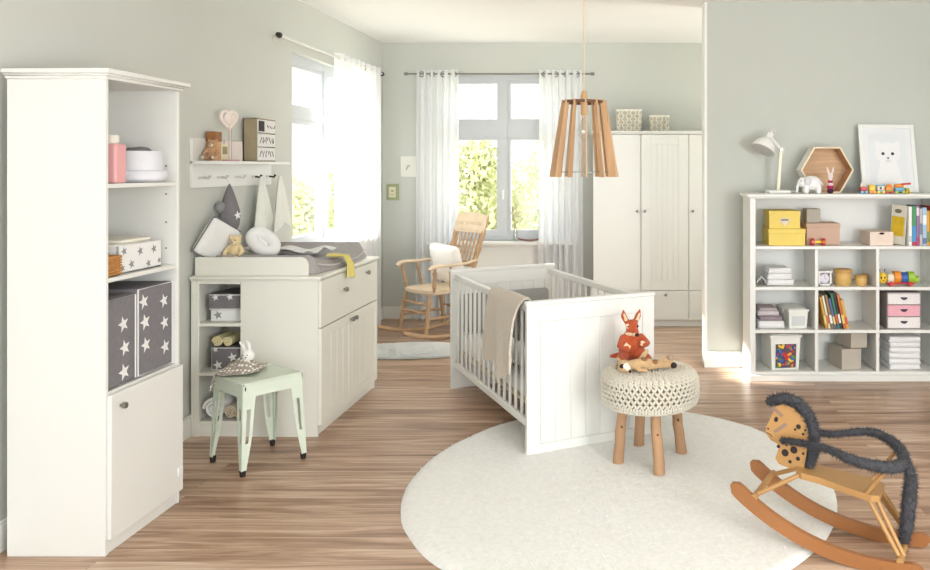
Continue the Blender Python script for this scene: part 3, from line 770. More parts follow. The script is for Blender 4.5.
def f(a, b):
    p = V((-2.207+.25*a-.03*b, 4.147+.05*a+.20*b, .469)); 
    k = noise.noise(V((a*3.2,b*3.2,.3)))*.02+.012*math.sin(a*8+b*5)
    p.z += max(0,k)+.055*math.exp(-((a-.62)**2+(b-.55)**2)*9)
    edge = max(0, .22-a)/.22
    p.z -= .075*edge**1.4; p.x += .03*edge; p.z = max(p.z, .4665) if a > .2 else p.z
    return p
MB().cloth(f, 26, 20, .004).build('cloth', DOT, t)
hc = V((-2.037,4.267,.551)); WH = M('white plush', (244,240,234), .95, .03, 60, .3, 260)
m = MB(); m.ell(hc, (.034,.03,.03)); m.tube([hc+V((-.014,0,.02)), hc+V((-.03,.0,.055)), hc+V((-.045,-.006,.075))], [.008,.011,.004], 8); m.tube([hc+V((.01,0,.024)), hc+V((.006,.0,.058)), hc+V((-.008,-.004,.08))], [.008,.011,.004], 8)
remesh(m.build('bunny_head', WH, t), .004, 2)
for dx in (-.012,.013): MB().ell(hc+V((dx-.004,-.0285,.006)), .0032, None, 8, 6).build('eye', EYE, t)
MB().ell(hc+V((.002,-.03,-.006)), (.005,.003,.003), None, 8, 6).build('nose', EYE, t)

# ================================================================== CRIB
ang = math.atan2(.462,.887)
t = thing('crib', 'white baby crib with solid grooved end panels and barred sides', 'crib', (-.548,4.255,0), (0,0,ang))
CW, CLn, CH = .775, 1.555, .815
CRIB = t
def endpanel(y0, out):
    m = MB(); th = .028; m.box(0, CW, y0+.006, y0+th-.006, 0, CH, .001)
    for s in (0,1):
        ya, yb = (y0, y0+.008) if s == 0 else (y0+th-.008, y0+th)
        m.box(0,.075,ya,yb,0,CH,.0015); m.box(CW-.075,CW,ya,yb,0,CH,.0015); m.box(.075,CW-.075,ya,yb,CH-.09,CH,.0015); m.box(.075,CW-.075,ya,yb,0,.07,.0015)
        n = 7; w = (CW-.15)/n
        for k in range(n): m.box(.075+k*w+.0022,.075+(k+1)*w-.0022, ya+(.002 if s == 0 else 0), yb-(0 if s == 0 else .002), .071, CH-.091, .002)
    m.box(-.006, CW+.006, y0-.006, y0+th+.006, CH-.002, CH+.022, .005)
    return m.build('end_panel', WHITE, t, True)
endpanel(0, -1); endpanel(CLn-.028, 1)
for x in (.022, CW-.05):
    r = MB(); r.box(x, x+.028, .028, CLn-.028, .765, .807, .006); r.box(x, x+.028, .028, CLn-.028, .145, .19, .005)
    rail = r.build('side_rail', WHITE, t, True)
    n = 15
    for k in range(n):
        y = .028+(CLn-.056)*(k+.5)/n+0
        B(x+.006, x+.022, y-.0085, y+.0085, .188, .767, .004).build('bar', WHITE, t, True)
B(.052, CW-.052, .03, CLn-.03, .245, .262).build('bed_base', M('pale plywood', (224,206,178), .6, .08, 6), t, True)
cm = MW[CRIB]
def cw(x, y, z): return cm @ V((x,y,z))
m = MB(); m.rbox((0,0,0), (CW-.12,CLn-.08,.12), .03)
m.v = [tuple(cw(p[0]+CW/2, p[1]+CLn/2, p[2]+.3235)) for p in m.v]
tag(m.build('mattress', M('white fitted sheet', (238,237,232), .9, .03, 8)), 'white crib mattress seen between the crib bars', 'mattress')
def f(a, b):
    x = .07+(CW-.14)*a; y = .06+.95*b
    z = .418+.075*(1-abs(2*a-1)**4)*(1-abs(2*b-1)**6)+.02*noise.noise(V((a*4,b*5,2)))
    return cw(x,y,z)
DUV = dots_mat('white dotted bedding', (240,239,236), (176,172,170), 34, .13)
tag(MB().cloth(f, 24, 28, .02).build('duvet', DUV), 'white duvet with tiny grey dots lying in the crib', 'duvet')
m = MB(); m.rbox((0,0,0), (CW-.13,.05,.27), .024, .003)
m.v = [tuple(cw(p[0]+CW/2, p[1]+CLn-.075, p[2]+.535)) for p in m.v]
tag(m.build('crib_bumper', M('mid grey quilted cotton', (158,156,152), .9, .05, 14, .3, 90)), 'grey padded bumper standing at the far end inside the crib', 'bumper')
# knitted blanket over the side rail
def drape(y0, y1, zo, zi, off, seed):
    path = [(.0-off, zo), (-.004-off, zo+.15), (-.002-off*.8, .71), (.004-off*.5, .795), (.022, .816+off*.6), (.05, .816+off*.6), (.07, .78), (.078, .70), (.08, zi)]
    def f(a, b):
        k = a*(len(path)-1); i = min(len(path)-2, int(k)); q = k-i
        x = path[i][0]*(1-q)+path[i+1][0]*q; z = path[i][1]*(1-q)+path[i+1][1]*q
        o = max(0, .5-a)*2; pin = 1-.18*o*(1-o)
        y = (y0+y1)/2+(y1-y0)*(b-.5)*pin
        if a < .34 or a > .75: x += (-1 if a < .5 else 1)*(.012+.014*math.sin(b*9+seed))*min(1, abs(a-.4)*2.5)
        z += (.02*math.sin(b*5+seed)-.05*b)*(o**2)
        return cw(x, y, z)
    return f
KNIT = M('beige knit', (218,207,190), .95, .07, 90, .8, 140, sheen=.2)
t = thing('blanket', 'beige knitted blanket folded over the crib side rail', 'blanket', cw(.0,.35,.42))
MB().cloth(drape(.16,.66,.47,.56,.018,.3), 36, 24, .012).build('blanket_layer', KNIT, t)
MB().cloth(drape(.10,.42,.42,.55,.036,1.4), 36, 20, .012).build('blanket_fold', KNIT, t)

# ================================================================== ROUND RUG, POUF, PLUSH ANIMALS
RUGM = M('cream shag', (246,245,238), .98, .05, 40, .6, 160, sheen=.3)
rcx, rcy, rrx, rry = -.05, 3.97, 1.035, 1.17
m = MB(); NR, NA = 40, 120; vs = [(rcx,rcy,.022)]; fs = []
for i in range(1, NR+1):
    k = i/NR
    for j in range(NA):
        a = 2*PI*j/NA; e = min(1, (1-k)/.03) if k < 1 else 0
        wv = 1+.006*noise.noise(V((math.cos(a)*5, math.sin(a)*5, 1)))
        x, y = rcx+rrx*k*wv*math.cos(a), rcy+rry*k*wv*math.sin(a)
        vs.append((x, y, .002+.02*math.sqrt(e)+.004*noise.noise(V((x*22,y*22,0)))*e))
for j in range(NA): fs.append((0, 1+j, 1+(j+1)%NA))
for i in range(NR-1):
    for j in range(NA):
        j2 = (j+1)%NA; fs.append((1+i*NA+j, 1+(i+1)*NA+j, 1+(i+1)*NA+j2, 1+i*NA+j2))
m.add(vs, fs); rr_ = random.Random(5)
for _ in range(30000):
    a = rr_.random()*2*PI; k = math.sqrt(rr_.random())*.992
    x, y = rcx+rrx*k*math.cos(a), rcy+rry*k*math.sin(a); b = rr_.random()*6.28; l = rr_.uniform(.008,.017)
    dx, dy = math.cos(b), math.sin(b); w_ = .0035
    z = .018 if k < .97 else .008
    m.add([(x-dy*w_, y+dx*w_, z), (x+dy*w_, y-dx*w_, z), (x+dx*l*.9, y+dy*l*.9, z+l*.55)], [(0,1,2)])
tag(m.build('round_rug', RUGM, smooth=60), 'large round cream shaggy rug under the crib end and the knitted stool', 'rug')

px_, py_ = .104, 4.21
t = thing('knitted_stool', 'round stool with a chunky cream knitted cover and four log legs', 'stool', (px_,py_,.024))
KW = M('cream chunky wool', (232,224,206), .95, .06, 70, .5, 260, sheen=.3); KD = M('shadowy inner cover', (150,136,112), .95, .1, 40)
def prof(s):                                     # 0 bottom edge .. 1 centre of the top
    P = [(.20,.315),(.238,.325),(.252,.36),(.254,.41),(.248,.455),(.228,.483),(.19,.495),(.12,.500),(.0,.502)]
    k = s*(len(P)-1); i = min(len(P)-2, int(k)); q = k-i
    return P[i][0]*(1-q)+P[i+1][0]*q, P[i][1]*(1-q)+P[i+1][1]*q
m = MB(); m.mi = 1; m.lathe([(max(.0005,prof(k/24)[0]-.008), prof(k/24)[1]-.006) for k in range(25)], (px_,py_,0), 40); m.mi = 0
rows = [.04,.095,.15,.205,.26,.315,.37,.425,.48,.535,.59,.64,.685,.725,.76,.79,.82,.85,.88,.91,.94,.97]
for ri, s_ in enumerate(rows):
    r_, z_ = prof(s_); r2, z2 = prof(min(1, s_+.03)); n = max(5, int(2*PI*r_/.031))
    tg = V((r2-r_, 0, z2-z_)).normalized()
    for k in range(n):
        a = 2*PI*(k+.5*(ri % 2))/n; ra = random.uniform(-.03,.03)
        er = V((math.cos(a),math.sin(a),0)); et = V((-math.sin(a),math.cos(a),0)); up = er*tg.x+V((0,0,tg.z)); L_ = .0135*(1 if ri < 13 else .85)
        c_ = V((px_,py_,0))+er*r_+V((0,0,z_)); nn = et.cross(up)
        for sg in (-1,1):
            d = (up*.9+et*sg*.6).normalized(); p0 = c_+et*sg*.0068-d*L_; p1 = c_+et*sg*.0068+d*L_
            m.tube([p0+nn*0, (p0+p1)/2+nn*.004, p1], [.0036,.0074,.0036], 5)
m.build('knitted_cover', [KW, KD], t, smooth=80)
LOG = M('peeled log', (182,142,106), .7, .16, 9, .4, 60, stretch=(1,1,.35)); LOGD = M('dark knot', (110,74,46), .8, .1)
for (fx,fy,tx,ty) in ((-.062,4.15,-.035,4.165),(.05,4.42,.062,4.35),(.1495,3.987,.125,4.06),(.279,4.295,.235,4.26)):
    m = MB(); p0, p1 = V((fx,fy,.02)), V((tx,ty,.34)); pts = [p0.lerp(p1,k/6)+V((random.uniform(-.003,.003),random.uniform(-.003,.003),0)) for k in range(7)]
    m.tube(pts, [.029,.0285,.0275,.0275,.0265,.0265,.026], 14)
    m.mi = 1; q = p0.lerp(p1,.6); m.ell(q+V((.003,-.0265,0)), (.006,.003,.008), None, 8, 6)
    m.build('leg', [LOG, LOGD], t)
ORF = M('orange plush', (190,84,42), .95, .12, 60, .7, 220, sheen=.2); CRP = M('cream trim plush', (240,206,170), .95, .08, 60, .4, 260); DKF = M('dark plush', (46,32,30), .9, .1, 60)
S = .285
def K(*a): return tuple(S*x for x in a)
kan = plush('plush_kangaroo', 'orange plush kangaroo sitting upright on the knitted stool', 'soft toy', (.008,4.285,.509),
  [('e', K(0,.02,.27), K(.25,.22,.28)), ('e', K(0,0,.45), K(.17,.16,.17)), ('e', K(.0,-.03,.68), K(.125,.13,.135)), ('e', K(.03,-.14,.60), K(.075,.11,.07), (-25,0,0)),
   ('t', [K(-.10,0,.77), K(-.15,.0,.88), K(-.165,-.01,1.0)], [.014,.017,.004]), ('t', [K(.08,0,.77), K(.13,0,.88), K(.165,-.01,1.0)], [.014,.017,.004]),
   ('t', [K(-.17,-.04,.47), K(-.25,-.16,.36), K(-.15,-.25,.33)], [.022,.022,.02]), ('t', [K(.17,-.04,.47), K(.25,-.16,.38), K(.15,-.25,.38)], [.022,.022,.02]),
   ('t', [K(-.16,-.06,.16), K(-.24,-.26,.10), K(-.22,-.42,.07)], [.034,.026,.016]), ('t', [K(.16,-.06,.16), K(.24,-.26,.10), K(.22,-.42,.07)], [.034,.026,.016]),
   ('t', [K(0,.2,.12), K(-.12,.36,.06), K(-.3,.42,.04)], [.03,.02,.01])], ORF, .006,
  [('nose', DKF, lambda k: k.ell(K(.045,-.245,.565), K(.04,.03,.035))), ('chin', CRP, lambda k: k.ell(K(.03,-.14,.555), K(.07,.1,.045), (-25,0,0))),
   ('neck_ruff', CRP, lambda k: k.tube([V(K(.115*math.cos(2*PI*j/20),-.03+.115*math.sin(2*PI*j/20),.56)) for j in range(20)], .0085, 8, True)),
   ('inner_ear', CRP, lambda k: k.tube([K(-.115,-.045,.8), K(-.16,-.055,.93)], [.009,.005], 8)), ('inner_ear', CRP, lambda k: k.tube([K(.095,-.045,.8), K(.145,-.055,.93)], [.009,.005], 8)),
   ('cuff', CRP, lambda k: k.tube([K(-.19,-.235,.40), K(-.1,-.27,.33)], [.014,.012], 8)), ('cuff', CRP, lambda k: k.tube([K(.16,-.25,.43), K(.12,-.28,.36)], [.014,.012], 8)),
   ('cheek_patch', CRP, lambda k: k.ell(K(-.1,-.085,.70), K(.045,.05,.05)))]+eyes([K(-.095,-.125,.70), K(.085,-.14,.70)], .0055), R(14))
TAN = M('tan plush', (206,170,124), .95, .14, 40, .6, 220, sheen=.2)
fx = plush('plush_fox', 'tan plush fox lying on its back across the knitted stool', 'soft toy', (.075,4.10,.513),
  [('e', (-.105,-.02,.028), (.038,.034,.032)), ('t', [(-.105,-.03,.028),(-.085,-.055,.016)], [.024,.013]), ('t', [(-.125,0,.045),(-.142,.01,.068)], [.012,.004]),
   ('t', [(-.07,0,.028),(-.01,0,.034),(.05,.005,.028)], [.026,.032,.026]), ('t', [(-.02,.02,.045),(.0,.03,.075),(.012,.03,.09)], [.014,.014,.012]),
   ('t', [(.04,-.005,.03),(.1,.0,.026),(.138,.0,.03)], [.02,.016,.019]), ('t', [(.04,.02,.03),(.1,.03,.034),(.13,.035,.05)], [.02,.016,.02]), ('t', [(-.05,-.02,.02),(-.03,-.045,.014),(0,-.055,.013)], [.014,.012,.011])],
  TAN, .005,
  [('muzzle', M('white plush muzzle', (242,232,218), .95, .04, 60), lambda k: k.tube([(-.102,-.04,.036),(-.083,-.062,.02)], [.019,.011], 10)), ('nose', DKF, lambda k: k.ell((-.080,-.069,.013), .007)),
   ('eye_patch', DKF, lambda k: k.ell((-.118,-.046,.034), (.014,.008,.012))), ('back_patch', M('brown plush', (146,104,72), .95, .1, 60), lambda k: k.ell((-.005,-.004,.052), (.022,.02,.016))), ('back_patch', M('brown plush', (146,104,72), .95, .1, 60), lambda k: k.ell((.052,-.006,.042), (.018,.018,.014))), ('paw_tip', DKF, lambda k: k.ell((.148,-.012,.026), (.017,.017,.016))),
   ('paw_pad', M('taupe plush', (168,144,124), .95, .05, 60), lambda k: k.ell((.135,.022,.055), (.018,.014,.018)))], R(4))
# ================================================================== SHELF UNIT ON THE SAGE WALL
rx0, rx1, ry0, ry1 = .872, 2.275, 5.81, 6.185
T1, S1, S2, S3, S4 = 1.361, .983, .686, .374, .072
t = thing('shelf_unit', 'wide white shelf unit with toys and boxes against the sage green wall', 'shelf unit', (1.58,6.0,0))
B(rx0, rx0+.04, ry0, ry1, 0, T1-.02).build('side_panel', WHITE, t); B(rx1-.03, rx1, ry0, ry1, 0, T1-.02).build('side_panel', WHITE, t)
B(rx0+.03, rx1-.03, ry1-.008, ry1, .01, T1-.02).build('back_panel', WHITE, t)
c = MB(); c.box(rx0-.008, rx1+.008, ry0-.01, ry1, T1-.032, T1-.022, .002); c.box(rx0-.024, rx1+.024, ry0-.025, ry1, T1-.022, T1, .004); c.build('top', WHITE, t)
for z in (S1, S2, S3, S4): B(rx0+.03, rx1-.03, ry0+.002, ry1-.008, z-.024, z-.001).build('shelf', WHITE, t)
dw = (rx1-rx0-.07)/3
for k in (1,2):
    x = rx0+.04+dw*k
    for (a,b) in ((S2,S1),(S3,S2),(S4,S3)): B(x-.012, x+.012, ry0+.004, ry1-.008, a, b-.024).build('divider', WHITE, t)
c = MB(); c.box(rx0-.004, rx1+.004, ry0-.008, ry0+.02, 0, .047, .003); c.build('plinth', WHITE, t)

def card_box(x0,x1,y0,y1,z0,z1,label,mat,lid=.03,plate=None,rot=0,name='storage_box',slot=None):
    cx, cy = (x0+x1)/2, (y0+y1)/2
    t = thing(name, label, 'box', (cx,cy,z0), (0,0,R(rot)))
    a, b, h = (x1-x0)/2, (y1-y0)/2, z1-z0
    MB().box(-a+.003, a-.003, -b+.003, b-.003, 0, h-.004, .002).build('box_body', mat, t, True)
    if lid: MB().box(-a, a, -b, b, h-lid, h, .002).build('lid', mat, t, True)
    if plate:
        p = MB(); p.box(-.036,.036,-b-.003,-b+.001,h*.38,h*.60,.001); p.prism([(-.03,0),(.03,0),(0,-.03)], (0,-b-.001,h*.38), (1,0,0), (0,0,1), (0,-.002,0))
        p.build('label_holder', M('pale card holder', (226,214,196), .6, .05), t, True)
        p = MB(); p.box(-.026,.026,-b-.0038,-b-.003,h*.44,h*.54,.0002); p.build('paper_tag', M('grey paper', (150,136,110), .8, .1), t, True)
    if slot:
        p = MB(); p.disc((0,-b-.0008,h-.016), (1,0,0), (0,0,1), .02, 16, .008); p.build('finger_hole', M('dark hole', (52,42,36), .9, .05), t, True)
    return t
YEL = M('yellow card', (236,208,100), .55, .03, 6); BEI = M('blush beige card', (204,170,148), .6, .04, 8); GRY = M('warm grey card', (182,174,160), .7, .04, 8)
card_box(1.01,1.282,5.835,6.12,S1,1.106,'yellow lidded box, the lower of the two yellow boxes', YEL, .035)
card_box(1.018,1.25,5.85,6.11,1.1065,1.237,'yellow box with a label holder, stacked on the lower yellow box', YEL, .03, plate=True, rot=-1)
card_box(1.30,1.552,5.90,6.12,S1,1.142,'blush beige lidded box beside the yellow boxes', BEI, .032)
card_box(1.312,1.42,5.95,6.08,1.1425,1.25,'small grey box standing on the blush beige box', GRY, .0)
card_box(1.748,1.925,5.835,6.09,S1,1.088,'low cream box with a dark finger hole beside the books', M('cream pink card', (236,216,200), .65, .03), 0, slot=True)
# red wooden rattle
t = thing('wooden_rattle', 'red wooden rattle with round painted ends in front of the beige box', 'toy', (1.375,5.855,S1))
RED = M('glossy red', (206,44,40), .3, .04); PNK = M('pink lacquer', (238,140,150), .35, .03); ORG = M('orange lacquer', (242,150,40), .35, .03); YLW = M('yellow lacquer', (246,206,60), .35, .03)
for x, m2 in ((1.335,PNK),(1.415,ORG)):
    k = MB(); k.cyl((x-.011,5.86,S1+.026),(x+.011,5.86,S1+.026),.026,seg=20); w_ = k.build('wheel', RED, t)
    MB().ell((x,5.852,S1+.026),(.016,.02,.018)).build('painted_knob', m2, w_)
MB().cyl((1.345,5.86,S1+.026),(1.405,5.86,S1+.026),.010).build('rod', YLW, t)
# books
def book(x, w, h, d, y, z, col, label, lean=0.0, band=None, group='books on the top shelf', base=None):
    t = thing('book', label, 'book', (x,y,z), (0,R(lean),0), group)
    m = M('book cloth %d %d %d' % col, col, .5, .05, 12)
    c = MB(); c.box(0, .0025, 0, d, 0, h, .0008); c.box(w-.0025, w, 0, d, 0, h, .0008); c.box(0, w, 0, .003, 0, h, .001)
    c.build('cover', m, t, True)
    MB().box(.003, w-.003, .004, d-.004, .004, h-.004, .0005).build('pages', M('book pages', (240,236,224), .9, .03, 60), t, True)
    if band:
        for (z0, z1, bc) in band: MB().box(.001, w-.001, -.0008, .001, h*z0, h*z1, .0002).build('spine_band', M('spine %d %d %d' % bc, bc, .5, .04), t, True)
    return t
spec = [(.024,.285,(244,242,236),'thick white book, first of the upright row on the top shelf',[(.1,.25,(200,206,214))]),
 (.030,.288,(72,150,92),'green and blue book between the white and the purple spines',[(.1,.5,(70,150,205)),(0,.1,(190,50,80))]),
 (.022,.292,(150,110,165),'purple spined book on the top shelf',[(.0,.2,(190,60,120)),(.75,.95,(230,215,235))]),
 (.022,.27,(196,190,186),'light grey book after the purple spine',[(.3,.6,(120,130,150))]),
 (.030,.278,(172,200,226),'pale blue book on the top shelf',[(.55,.8,(240,244,248)),(.05,.2,(90,120,170))]),
 (.020,.255,(232,176,60),'slim amber book beside the pale blue one',[(.1,.4,(120,150,90))]),
 (.022,.288,(186,60,44),'brick red book on the top shelf',[(.2,.35,(240,200,180))]),
 (.024,.290,(240,236,228),'cream book after the brick red spine',[(.5,.8,(206,80,50))]),
 (.026,.280,(214,120,60),'orange spined book on the top shelf',[(.2,.5,(250,230,200))]),
 (.022,.288,(120,64,60),'maroon book on the top shelf',[(.6,.8,(220,190,150))]),
 (.026,.275,(96,130,120),'dull green book at the end of the row',[(.2,.4,(220,220,200))])]
x = 2.034
for (w_,h_,col,lab,band) in spec:
    if x+w_ > rx1-.032: break
    book(x, w_, h_, .21, 5.84, S1, col, lab, 0, band); x += w_+.0012
# leaning picture book showing its yellow cover
t = thing('book', 'yellow picture book leaning on the white spine with its cover showing', 'book', (1.932,5.952,S1+.0092), (0,R(4),R(-50)), 'books on the top shelf')
c = MB(); c.box(0,.115,0,.0025,0,.29,.0008); c.box(0,.115,.016,.0185,0,.29,.0008); c.box(.1125,.115,0,.0185,0,.29,.0008); c.build('cover', M('pale picture cover', (226,222,206), .5, .06, 10), t, True)
MB().box(.002,.112,.003,.0155,.003,.287,.0005).build('pages', MATS['book pages'], t, True)
MB().box(.006,.109,-.0009,.0005,.06,.205,.0002).build('cover_picture', M('mustard yellow print', (220,186,48), .5, .1, 20), t, True)
MB().prism([(.055+.03*math.cos(k*.6),.245+.016*math.sin(k*.6)) for k in range(10)], (0,-.0009,0), (1,0,0), (0,0,1), (0,.0012,0)).build('cover_badge', M('olive grey print', (120,116,96), .6, .1), t, True)

# row 2: towels, clock, wooden tubs, caterpillar
TW = M('bright white towelling', (244,243,242), .95, .015, 30, .4, 260, sheen=.2)
def folded(x0,x1,y0,y1,z0,h,label,mat=TW,group=None,rot=0,name='folded_towel',cat='towel'):
    z0 += .0035; h -= .002; m = MB(); cx, cy = (x0+x1)/2, (y0+y1)/2; q = Matrix.Rotation(R(rot),4,'Z')
    for k in range(2): m.rbox((random.uniform(-.003,.003),0,h*(.25+.5*k)), (x1-x0-.004*k, y1-y0, h*.54), h*.25, .003)
    m.tube([(-(x1-x0)/2+.01, -(y1-y0)/2+.010, h*.5), ((x1-x0)/2-.01, -(y1-y0)/2+.010, h*.5)], h*.42, 10)
    m.v = [tuple(q @ V(p)+V((cx,cy,z0))) for p in m.v]
    return tag(m.build(name, mat), label, cat, group)
names = ('bottom','middle','top')
for k in range(3): folded(1.0+.005*k+(.0,.004,-.002)[k], 1.20-.01*k, 5.86, 6.06, S2+.0005+k*.043, .041, 'white folded towel at the %s of the small pile on the second shelf' % names[k], group='small pile of white towels', rot=(2,-2,3)[k])
f = lambda a, b: (.935+.065*a, 5.88+.16*b, S2+.018+.042*math.sin(PI*a)*(1-.2*b)+.006*math.sin(a*17+b*4))
tag(MB().cloth(f, 16, 8, .006).build('washcloth', M('pale grey muslin', (212,212,208), .9, .05, 30)), 'pale grey crumpled washcloth beside the small towel pile', 'cloth')
t = thing('lantern_clock', 'small white table clock with a pale face on the second shelf', 'clock', (1.435,5.93,S2))
c = MB(); a0,a1,b0,b1 = 1.387,1.484,5.885,5.95
for q in ((a0,a0+.014,b0,b1,S2,S2+.1),(a1-.014,a1,b0,b1,S2,S2+.1),(a0,a1,b0,b1,S2,S2+.012),(a0-.004,a1+.004,b0-.004,b1+.004,S2+.093,S2+.106),(a0,a1,b1-.01,b1,S2,S2+.1)): c.box(*q)
c.build('case', M('white painted wood', (240,236,234), .5, .02), t)
MB().cyl((1.4355,5.90,S2+.05),(1.4355,5.94,S2+.05),.034,seg=24).build('dial', M('lilac white dial', (226,218,226), .5, .02), t)
c = MB(); c.tube([(1.4355,5.898,S2+.05),(1.4355,5.898,S2+.072)],.0018,6); c.tube([(1.4355,5.8978,S2+.05),(1.45,5.8978,S2+.043)],.0018,6); c.build('hands', M('grey metal hands', (150,140,150), .4, .05), t)
OAK = M('light turned wood', (216,176,104), .5, .12, 10, stretch=(1,1,8)); OAK2 = M('golden wood lid', (204,158,86), .5, .12, 10)
for (x,y,r,h,lab) in ((1.575,5.92,.063,.118,'large round wooden tub with a lid on the second shelf'),(1.702,5.90,.044,.076,'small round wooden tub beside the large one')):
    t = thing('wooden_tub', lab, 'tub', (x,y,S2), group=None)
    MB().lathe([(r*.86,S2),(r*.96,S2+h*.1),(r*.98,S2+h*.5),(r*.95,S2+h*.74)], (x,y,0), 28).build('tub_body', OAK, t)
    MB().lathe([(r*.9,S2+h*.74),(r*1.03,S2+h*.75),(r*1.03,S2+h*.96),(r*.98,S2+h)], (x,y,0), 28).build('lid', OAK2, t)
B(1.722,1.752,5.955,5.985,S2,S2+.07,.003)
tag(MB().lathe([(.022,S2),(.024,S2+.01),(.024,S2+.07),(.02,S2+.075)], (1.757,5.985,0), 20).build('wooden_cup', M('brown turned wood', (176,126,84), .5, .1, 10)), 'small brown wooden cup behind the small tub', 'cup')
t = thing('caterpillar_toy', 'colourful wooden caterpillar on wheels with a yellow smiling face', 'toy', (1.965,5.89,S2))
GRN = M('lime lacquer', (160,196,60), .35, .04); BLU = M('blue lacquer', (52,96,178), .35, .04); CRM = M('cream lacquer', (240,226,200), .4, .03)
HD = MB(); HD.ell((1.855,5.88,S2+.056),(.036,.036,.042)); hd = HD.build('head', YLW, t)
for dx in (-.012,.012): MB().ell((1.85+dx,5.846,S2+.062),(.006,.004,.008),None,10,8).build('eye', EYE, hd)
c = MB(); c.tube([(1.838+.0055*k,5.8455+.0006*abs(k-3),S2+.04+.0011*(k-3)**2) for k in range(7)],.002,6); c.build('mouth', RED, hd)
for dx in (-.012,.014): 
    c = MB(); p = V((1.852+dx,5.88,S2+.092)); c.tube([p,p+V((dx*.5,0,.022))],.0025,6); c.ell(p+V((dx*.5,0,.024)),.0055); c.build('antenna', M('brown lacquer', (96,50,34), .4, .04), hd)
for k,(x,r,m2) in enumerate(((1.912,.036,CRM),(1.962,.044,ORG),(2.012,.040,BLU),(2.062,.043,GRN),(2.098,.026,GRN))):
    c = MB(); c.cyl((x-.023,5.89,S2+.018+r),(x+.023,5.89,S2+.018+r),r,seg=24); c.ell((x,5.89,S2+.018+r),(.03,r*.96,r*.96)); c.build('body_segment', m2, t)
B(1.885,2.09,5.865,5.915,S2+.012,S2+.024,.003).build('base_bar', RED, t)
for x in (1.915,2.055):
    for y in (5.853,5.927): MB().cyl((x,y-.006,S2+.016),(x,y+.006,S2+.016),.016,seg=18).build('wheel', RED, t)
MB().tube([(2.115,5.89,S2+.04),(2.14,5.885,S2+.025),(2.152,5.88,S2+.003)],.002,6).build('pull_cord', M('grey cord', (130,130,130), .8, .05), t)

# row 3
folded(.935,1.13,5.85,6.08,S3+.0005,.052,'white towel under the mauve garments on the third shelf', rot=1)
MAU = M('mauve grey knit', (150,136,144), .95, .12, 30, .4, 220); MAU2 = M('pale mauve knit', (206,196,200), .95, .06, 30, .4, 220)
folded(.945,1.115,5.86,6.07,S3+.0535,.034,'dark mauve folded garment in the third shelf pile',MAU,rot=2,name='folded_garment',cat='clothes')
folded(.94,1.10,5.87,6.07,S3+.0885,.034,'pale mauve folded garment in the third shelf pile',MAU2,rot=-2,name='folded_garment',cat='clothes')
folded(.95,1.08,5.88,6.06,S3+.1235,.022,'thin grey folded garment on top of the third shelf pile',M('grey rose knit', (186,172,172), .95, .06, 30),rot=1,name='folded_garment',cat='clothes')
PLA = M('milky plastic', (238,238,230), .35, .02); PLW = M('translucent panel', (214,216,214), .3, .04)
def tub(x0,x1,y0,y1,z0,z1,label,rot,fill):
    cx, cy = (x0+x1)/2, (y0+y1)/2; a,b,h = (x1-x0)/2,(y1-y0)/2,z1-z0
    t = thing('plastic_tub', label, 'tub', (cx,cy,z0), (0,0,R(rot)))
    c = MB(); n = 4; vs = []
    for (f_, z) in ((.9,0),(1,h-.02)): vs += [(-a*f_,-b*f_,z),(a*f_,-b*f_,z),(a*f_,b*f_,z),(-a*f_,b*f_,z)]
    c.add(vs, [(3,2,1,0),(0,1,5,4),(1,2,6,5),(2,3,7,6),(3,0,4,7),(4,5,6,7)]); c.build('tub_body', PLA, t, True, 20)
    c = MB(); c.box(-a-.008,a+.008,-b-.008,b+.008,h-.022,h-.006,.003); c.box(-a+.01,a-.01,-b+.01,b-.01,h-.007,h,.003); c.build('lid', PLA, t, True)
    for s_ in (-1,1): MB().box(s_*(a+.006),s_*(a+.014),-.03,.03,h-.05,h-.006,.002).build('clip', PLA, t, True)
    fy = lambda z: -b*(.9+.1*z/(h-.02))-.0012
    P = lambda x, z: (x, fy(z), z)
    if fill:
        c = MB(); x0_,x1_,za,zb = -a*.66,a*.70,h*.05,h*.74
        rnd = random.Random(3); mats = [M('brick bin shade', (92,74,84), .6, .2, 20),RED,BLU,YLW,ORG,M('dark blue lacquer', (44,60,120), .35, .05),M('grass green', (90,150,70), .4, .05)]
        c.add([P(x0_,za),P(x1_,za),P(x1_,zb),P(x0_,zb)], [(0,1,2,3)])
        for k in range(58):
            c.mi = rnd.choice([1,1,2,2,5,3,4,2,5,6]); p = V(P(rnd.uniform(x0_+.014,x1_-.014), rnd.uniform(za+.012,zb-.014))); r_ = rnd.uniform(.008,.016); an = rnd.random()*3
            u = V((math.cos(an),0,math.sin(an))); v = V((-math.sin(an),0,math.cos(an)))
            c.prism([(-r_,-r_*.6),(r_,-r_*.6),(r_,r_*.6),(-r_,r_*.6)], p+V((0,-.0005,0)), u, v, (0,-.0015-.00005*k,0))
        c.build('window_of_bricks', mats, t, True)
        q = MB(); q.tube([P(x0_-.004,za),P(x1_+.004,za),P(x1_+.004,zb),P(x0_-.004,zb)],.004,6,True); q.build('window_rim', PLA, t, True)
    else:
        c = MB(); c.add([P(-a*.7,h*.12),P(a*.7,h*.12),P(a*.7,h*.62),P(-a*.7,h*.62)], [(0,1,2,3)]); c.build('front_window', PLW, t, True)
    return t
tub(1.145,1.29,5.86,6.12,S3+.0005,S3+.145,'white lidded plastic tub on the third shelf beside the mauve pile',8,False)
cols = [((214,160,60),'amber'),((234,226,206),'cream'),((150,120,70),'olive brown'),((90,110,160),'dusty blue'),((60,120,90),'bottle green'),((40,44,40),'black'),((206,110,50),'burnt orange'),((226,176,70),'honey yellow')]
